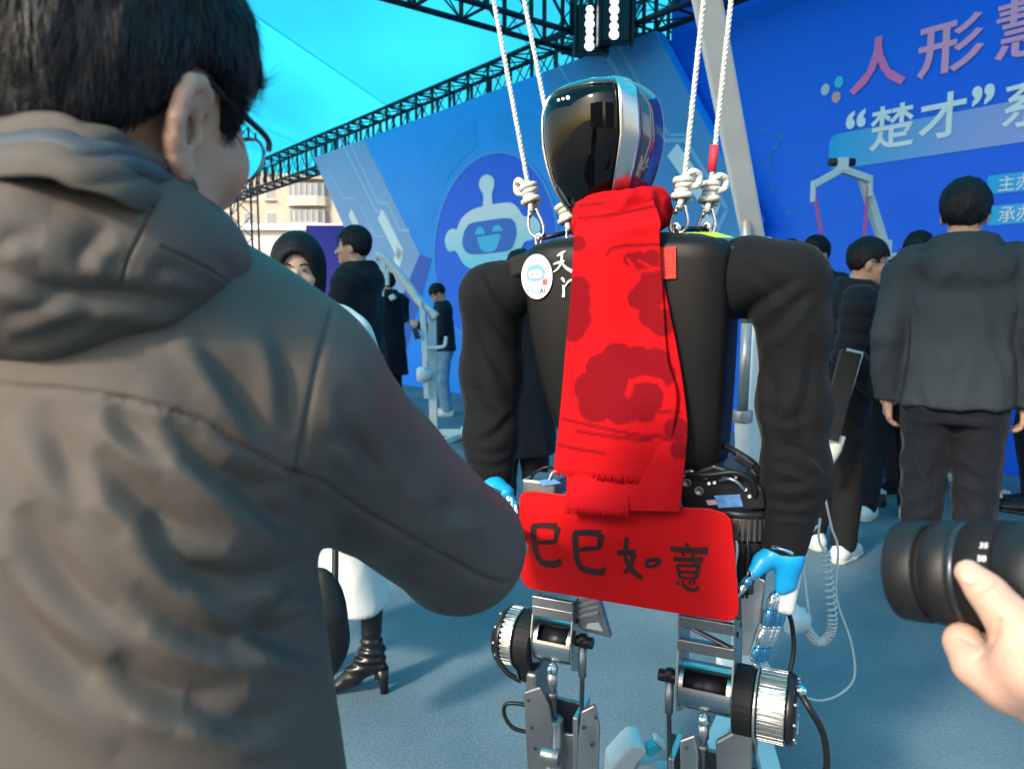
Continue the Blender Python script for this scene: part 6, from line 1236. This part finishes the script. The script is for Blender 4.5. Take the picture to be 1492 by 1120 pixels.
# pedal unit low between the robot's legs
pu = ground(945, 1175, .1); PU = thing('brake_pedal_unit', 'white and cyan pedal unit with a black pad on the carpet between the robot\'s legs', 'pedal', (pu.x, pu.y, 0)); op = (pu.x, pu.y, 0); Yp = 1.72
M_cy = mat('pedal_cyan', (.05, .48, .60), .4)
def slab(name, pxs, Y, th, m, bev=.004): return MB().prism([P(x, y + 8, Y) for x, y in pxs], (0, th, 0)).build(name, m, PU, bev, 3, off=op)
slab('housing', [(888, 1112), (912, 1085), (922, 1077), (936, 1078), (943, 1088), (930, 1104), (918, 1125), (916, 1185), (885, 1185)], Yp, .09, M_lift, .008); slab('link', [(943, 1080), (960, 1074), (966, 1084), (950, 1096), (942, 1092)], Yp + .02, .03, M_cy); slab('link_tip', [(953, 1071), (958, 1068), (972, 1080), (968, 1085)], Yp + .015, .03, M_lift, .002)
slab('pad', [(976, 1088), (986, 1074), (1012, 1092), (1012, 1104), (1002, 1108), (980, 1097)], Yp, .05, M_cast, .006); slab('pad_arm', [(980, 1096), (1002, 1107), (1008, 1185), (975, 1185)], Yp + .02, .05, M_lift, .005); slab('wheel_guard', [(918, 1120), (932, 1108), (955, 1104), (962, 1120), (964, 1185), (916, 1185)], Yp + .03, .05, M_liftp, .005)
q_ = P(945, 1160, Yp + .05); MB().box((q_.x, q_.y, .05), (.22, .10, .06)).build('foot_bar', M_lift, PU, .008, off=op); MB().box((q_.x, q_.y, .10), (.16, .06, .12)).build('riser', M_liftp, PU, .008, off=op)
# lift at the back left: bent boom, mast, base
def back_lift(label, Y, mastpx, base_y, boom, hook, handle, flip):
    g = ground(mastpx, base_y); r_ = thing('patient_lift', label, 'lifting frame', g); of = g
    mb = MB(); top = P(*boom[-1], Y)
    MB().box((g.x, g.y, top.z / 2), (.075, .075, top.z)).build('mast', M_lift, r_, .006, off=of); MB().tube(catmull([P(x, y, Y) for x, y in boom], 5), .042, 10).build('boom', M_lift, r_, off=of)
    for (x, y) in hook: q = P(x, y, Y); MB().box(q, (.09, .06, .14)).build('hook_block', M_liftp, r_, .006, off=of)
    for pa in handle: MB().tube(catmull([P(x, y, Y - .05) for x, y in pa], 5), .018, 8).build('handle', M_liftp, r_, off=of)
    MB().box((g.x, g.y, .07), (.62, .08, .06)).build('base_beam', M_lift, r_, .008, off=of)
    for s in (-1, 1): e = Vector((g.x + s * .45, g.y - .85, .07)); MB().bar((g.x + s * .28, g.y, .07), e, .055, .05).build('base_leg', M_lift, r_, .006, off=of); caster(r_, (e.x, e.y, 0), of, .05); caster(r_, (g.x + s * .28, g.y + .05, 0), of, .05)
    return r_, of, g
bl_, of, g = back_lift('pale lifting frame with a bent boom standing behind the man in profile', 7.2, 632, 640, [(548, 374), (556, 374), (568, 384), (590, 410), (612, 440), (636, 462)], [(560, 405)], [[(650, 490), (648, 503), (640, 506), (620, 507)], [(612, 438), (620, 480), (622, 530)]], 0)
MB().bar(P(560, 378, 7.2), P(556, 432, 7.2), .05, .04).build('hanger', M_lift, bl_, .004, off=of); MB().bar(P(570, 430, 7.2), P(574, 436, 7.2), .12, .05).build('hanger_foot', M_liftp, bl_, .004, off=of)
q = P(618, 545, 7.2); MB().lathe(q + Vector((-.06, -.05, 0)), (1, 0, 0), [(0, 0), (0, .06), (.02, .075), (.08, .075), (.10, .05), (.14, .05), (.14, 0)], 20).build('motor', M_lift, bl_, off=of); MB().bar(P(622, 580, 7.18), P(616, 452, 7.15), .05, .05).build('actuator', M_liftp, bl_, .006, off=of)
MB().bar(P(604, 478, 7.1), P(609, 494, 7.1), .03, .05).build('grip', M_cast, bl_, .004, off=of)
q0_, q1_ = P(625, 652, 6.9), P(680, 630, 7.3); MB().bar(q0_, q1_, .06, .06).build('stabiliser', M_lift, bl_, .006, off=of)
# lift at the back right: spreader bar with red straps, sloping boom
gr_ = P(1300, 420, 5.6); RL = thing('patient_lift', 'grey lifting frame with a spreader bar and red straps before the title board', 'lifting frame', (gr_.x, gr_.y, 0)); og = (gr_.x, gr_.y, 0); Yr = 5.6
apex = P(1226, 247, Yr)
for e, nm in ((P(1185, 270, Yr), 0), (P(1268, 262, Yr), 1)): MB().bar(apex, e, .06, .05).build('spreader_arm', M_liftp, RL, .006, off=og); MB().bar(e + Vector((0, 0, .03)), e + Vector((0, 0, -.12)), .035, .03).build('spreader_end', M_lift, RL, .004, off=og)
MB().box(apex + Vector((0, 0, .03)), (.08, .07, .10)).build('spreader_hub', M_lift, RL, .008, off=og); MB().tube([apex + Vector((-.09, 0, .05)), apex + Vector((.09, 0, .05))], .03, 10).build('hub_pin', M_cast, RL, off=og)
M_strap = mat('strap_red', (.55, .10, .25), .6)
for a, b in (((1186, 278), (1198, 350)), ((1266, 272), (1258, 352))): MB().bar(P(*a, Yr), P(*b, Yr), .022, .008, (1, 0, 0)).build('strap', M_strap, RL, off=og)
MB().bar(P(1258, 262, Yr + .05), P(1290, 365, Yr + .1), .07, .06).build('boom', M_liftp, RL, .006, off=og); MB().bar(P(1290, 350, Yr + .1), Vector((P(1300, 440, Yr + .1).x, Yr + .1, .08)), .07, .07).build('mast', M_liftp, RL, .006, off=og)
MB().box(P(1296, 385, Yr), (.12, .10, .16)).build('actuator', M_lift, RL, .01, off=og); MB().box(P(1294, 450, Yr - .1), (.16, .12, .22)).build('control_box', M_lift, RL, .01, off=og); MB().box((gr_.x, gr_.y + .05, .08), (.6, .08, .06)).build('base_beam', M_lift, RL, .008, off=og)
for s in (-1, 1): e = Vector((gr_.x + s * .4, gr_.y - .8, .08)); MB().bar((gr_.x + s * .28, gr_.y, .08), e, .05, .05).build('base_leg', M_lift, RL, .006, off=og); caster(RL, (e.x, e.y, 0), og, .045)

# ------------------------------------------------------------------ unseen housing blocks added behind the camera to block low sky in visor reflections
block('unseen grey housing block added behind the camera, left of the square', -26, -52, 30, 17, M_cream2, [(-12, 1.5, 0), (-8, 1.5, 0), (-4, 1.5, 0), (0, 1.5, 0), (4, 1.5, 0), (8, 1.5, 0), (12, 1.5, 0)], 'added blocks behind the camera').rotation_euler.z = math.pi
block('unseen grey housing block added behind the camera, right of the square', 14, -48, 34, 15, M_cream2, [(-14, 1.5, 0), (-10, 1.5, 0), (-6, 1.5, 0), (-2, 1.5, 0), (2, 1.5, 0), (6, 1.5, 0), (10, 1.5, 0), (14, 1.5, 0)], 'added blocks behind the camera').rotation_euler.z = math.pi
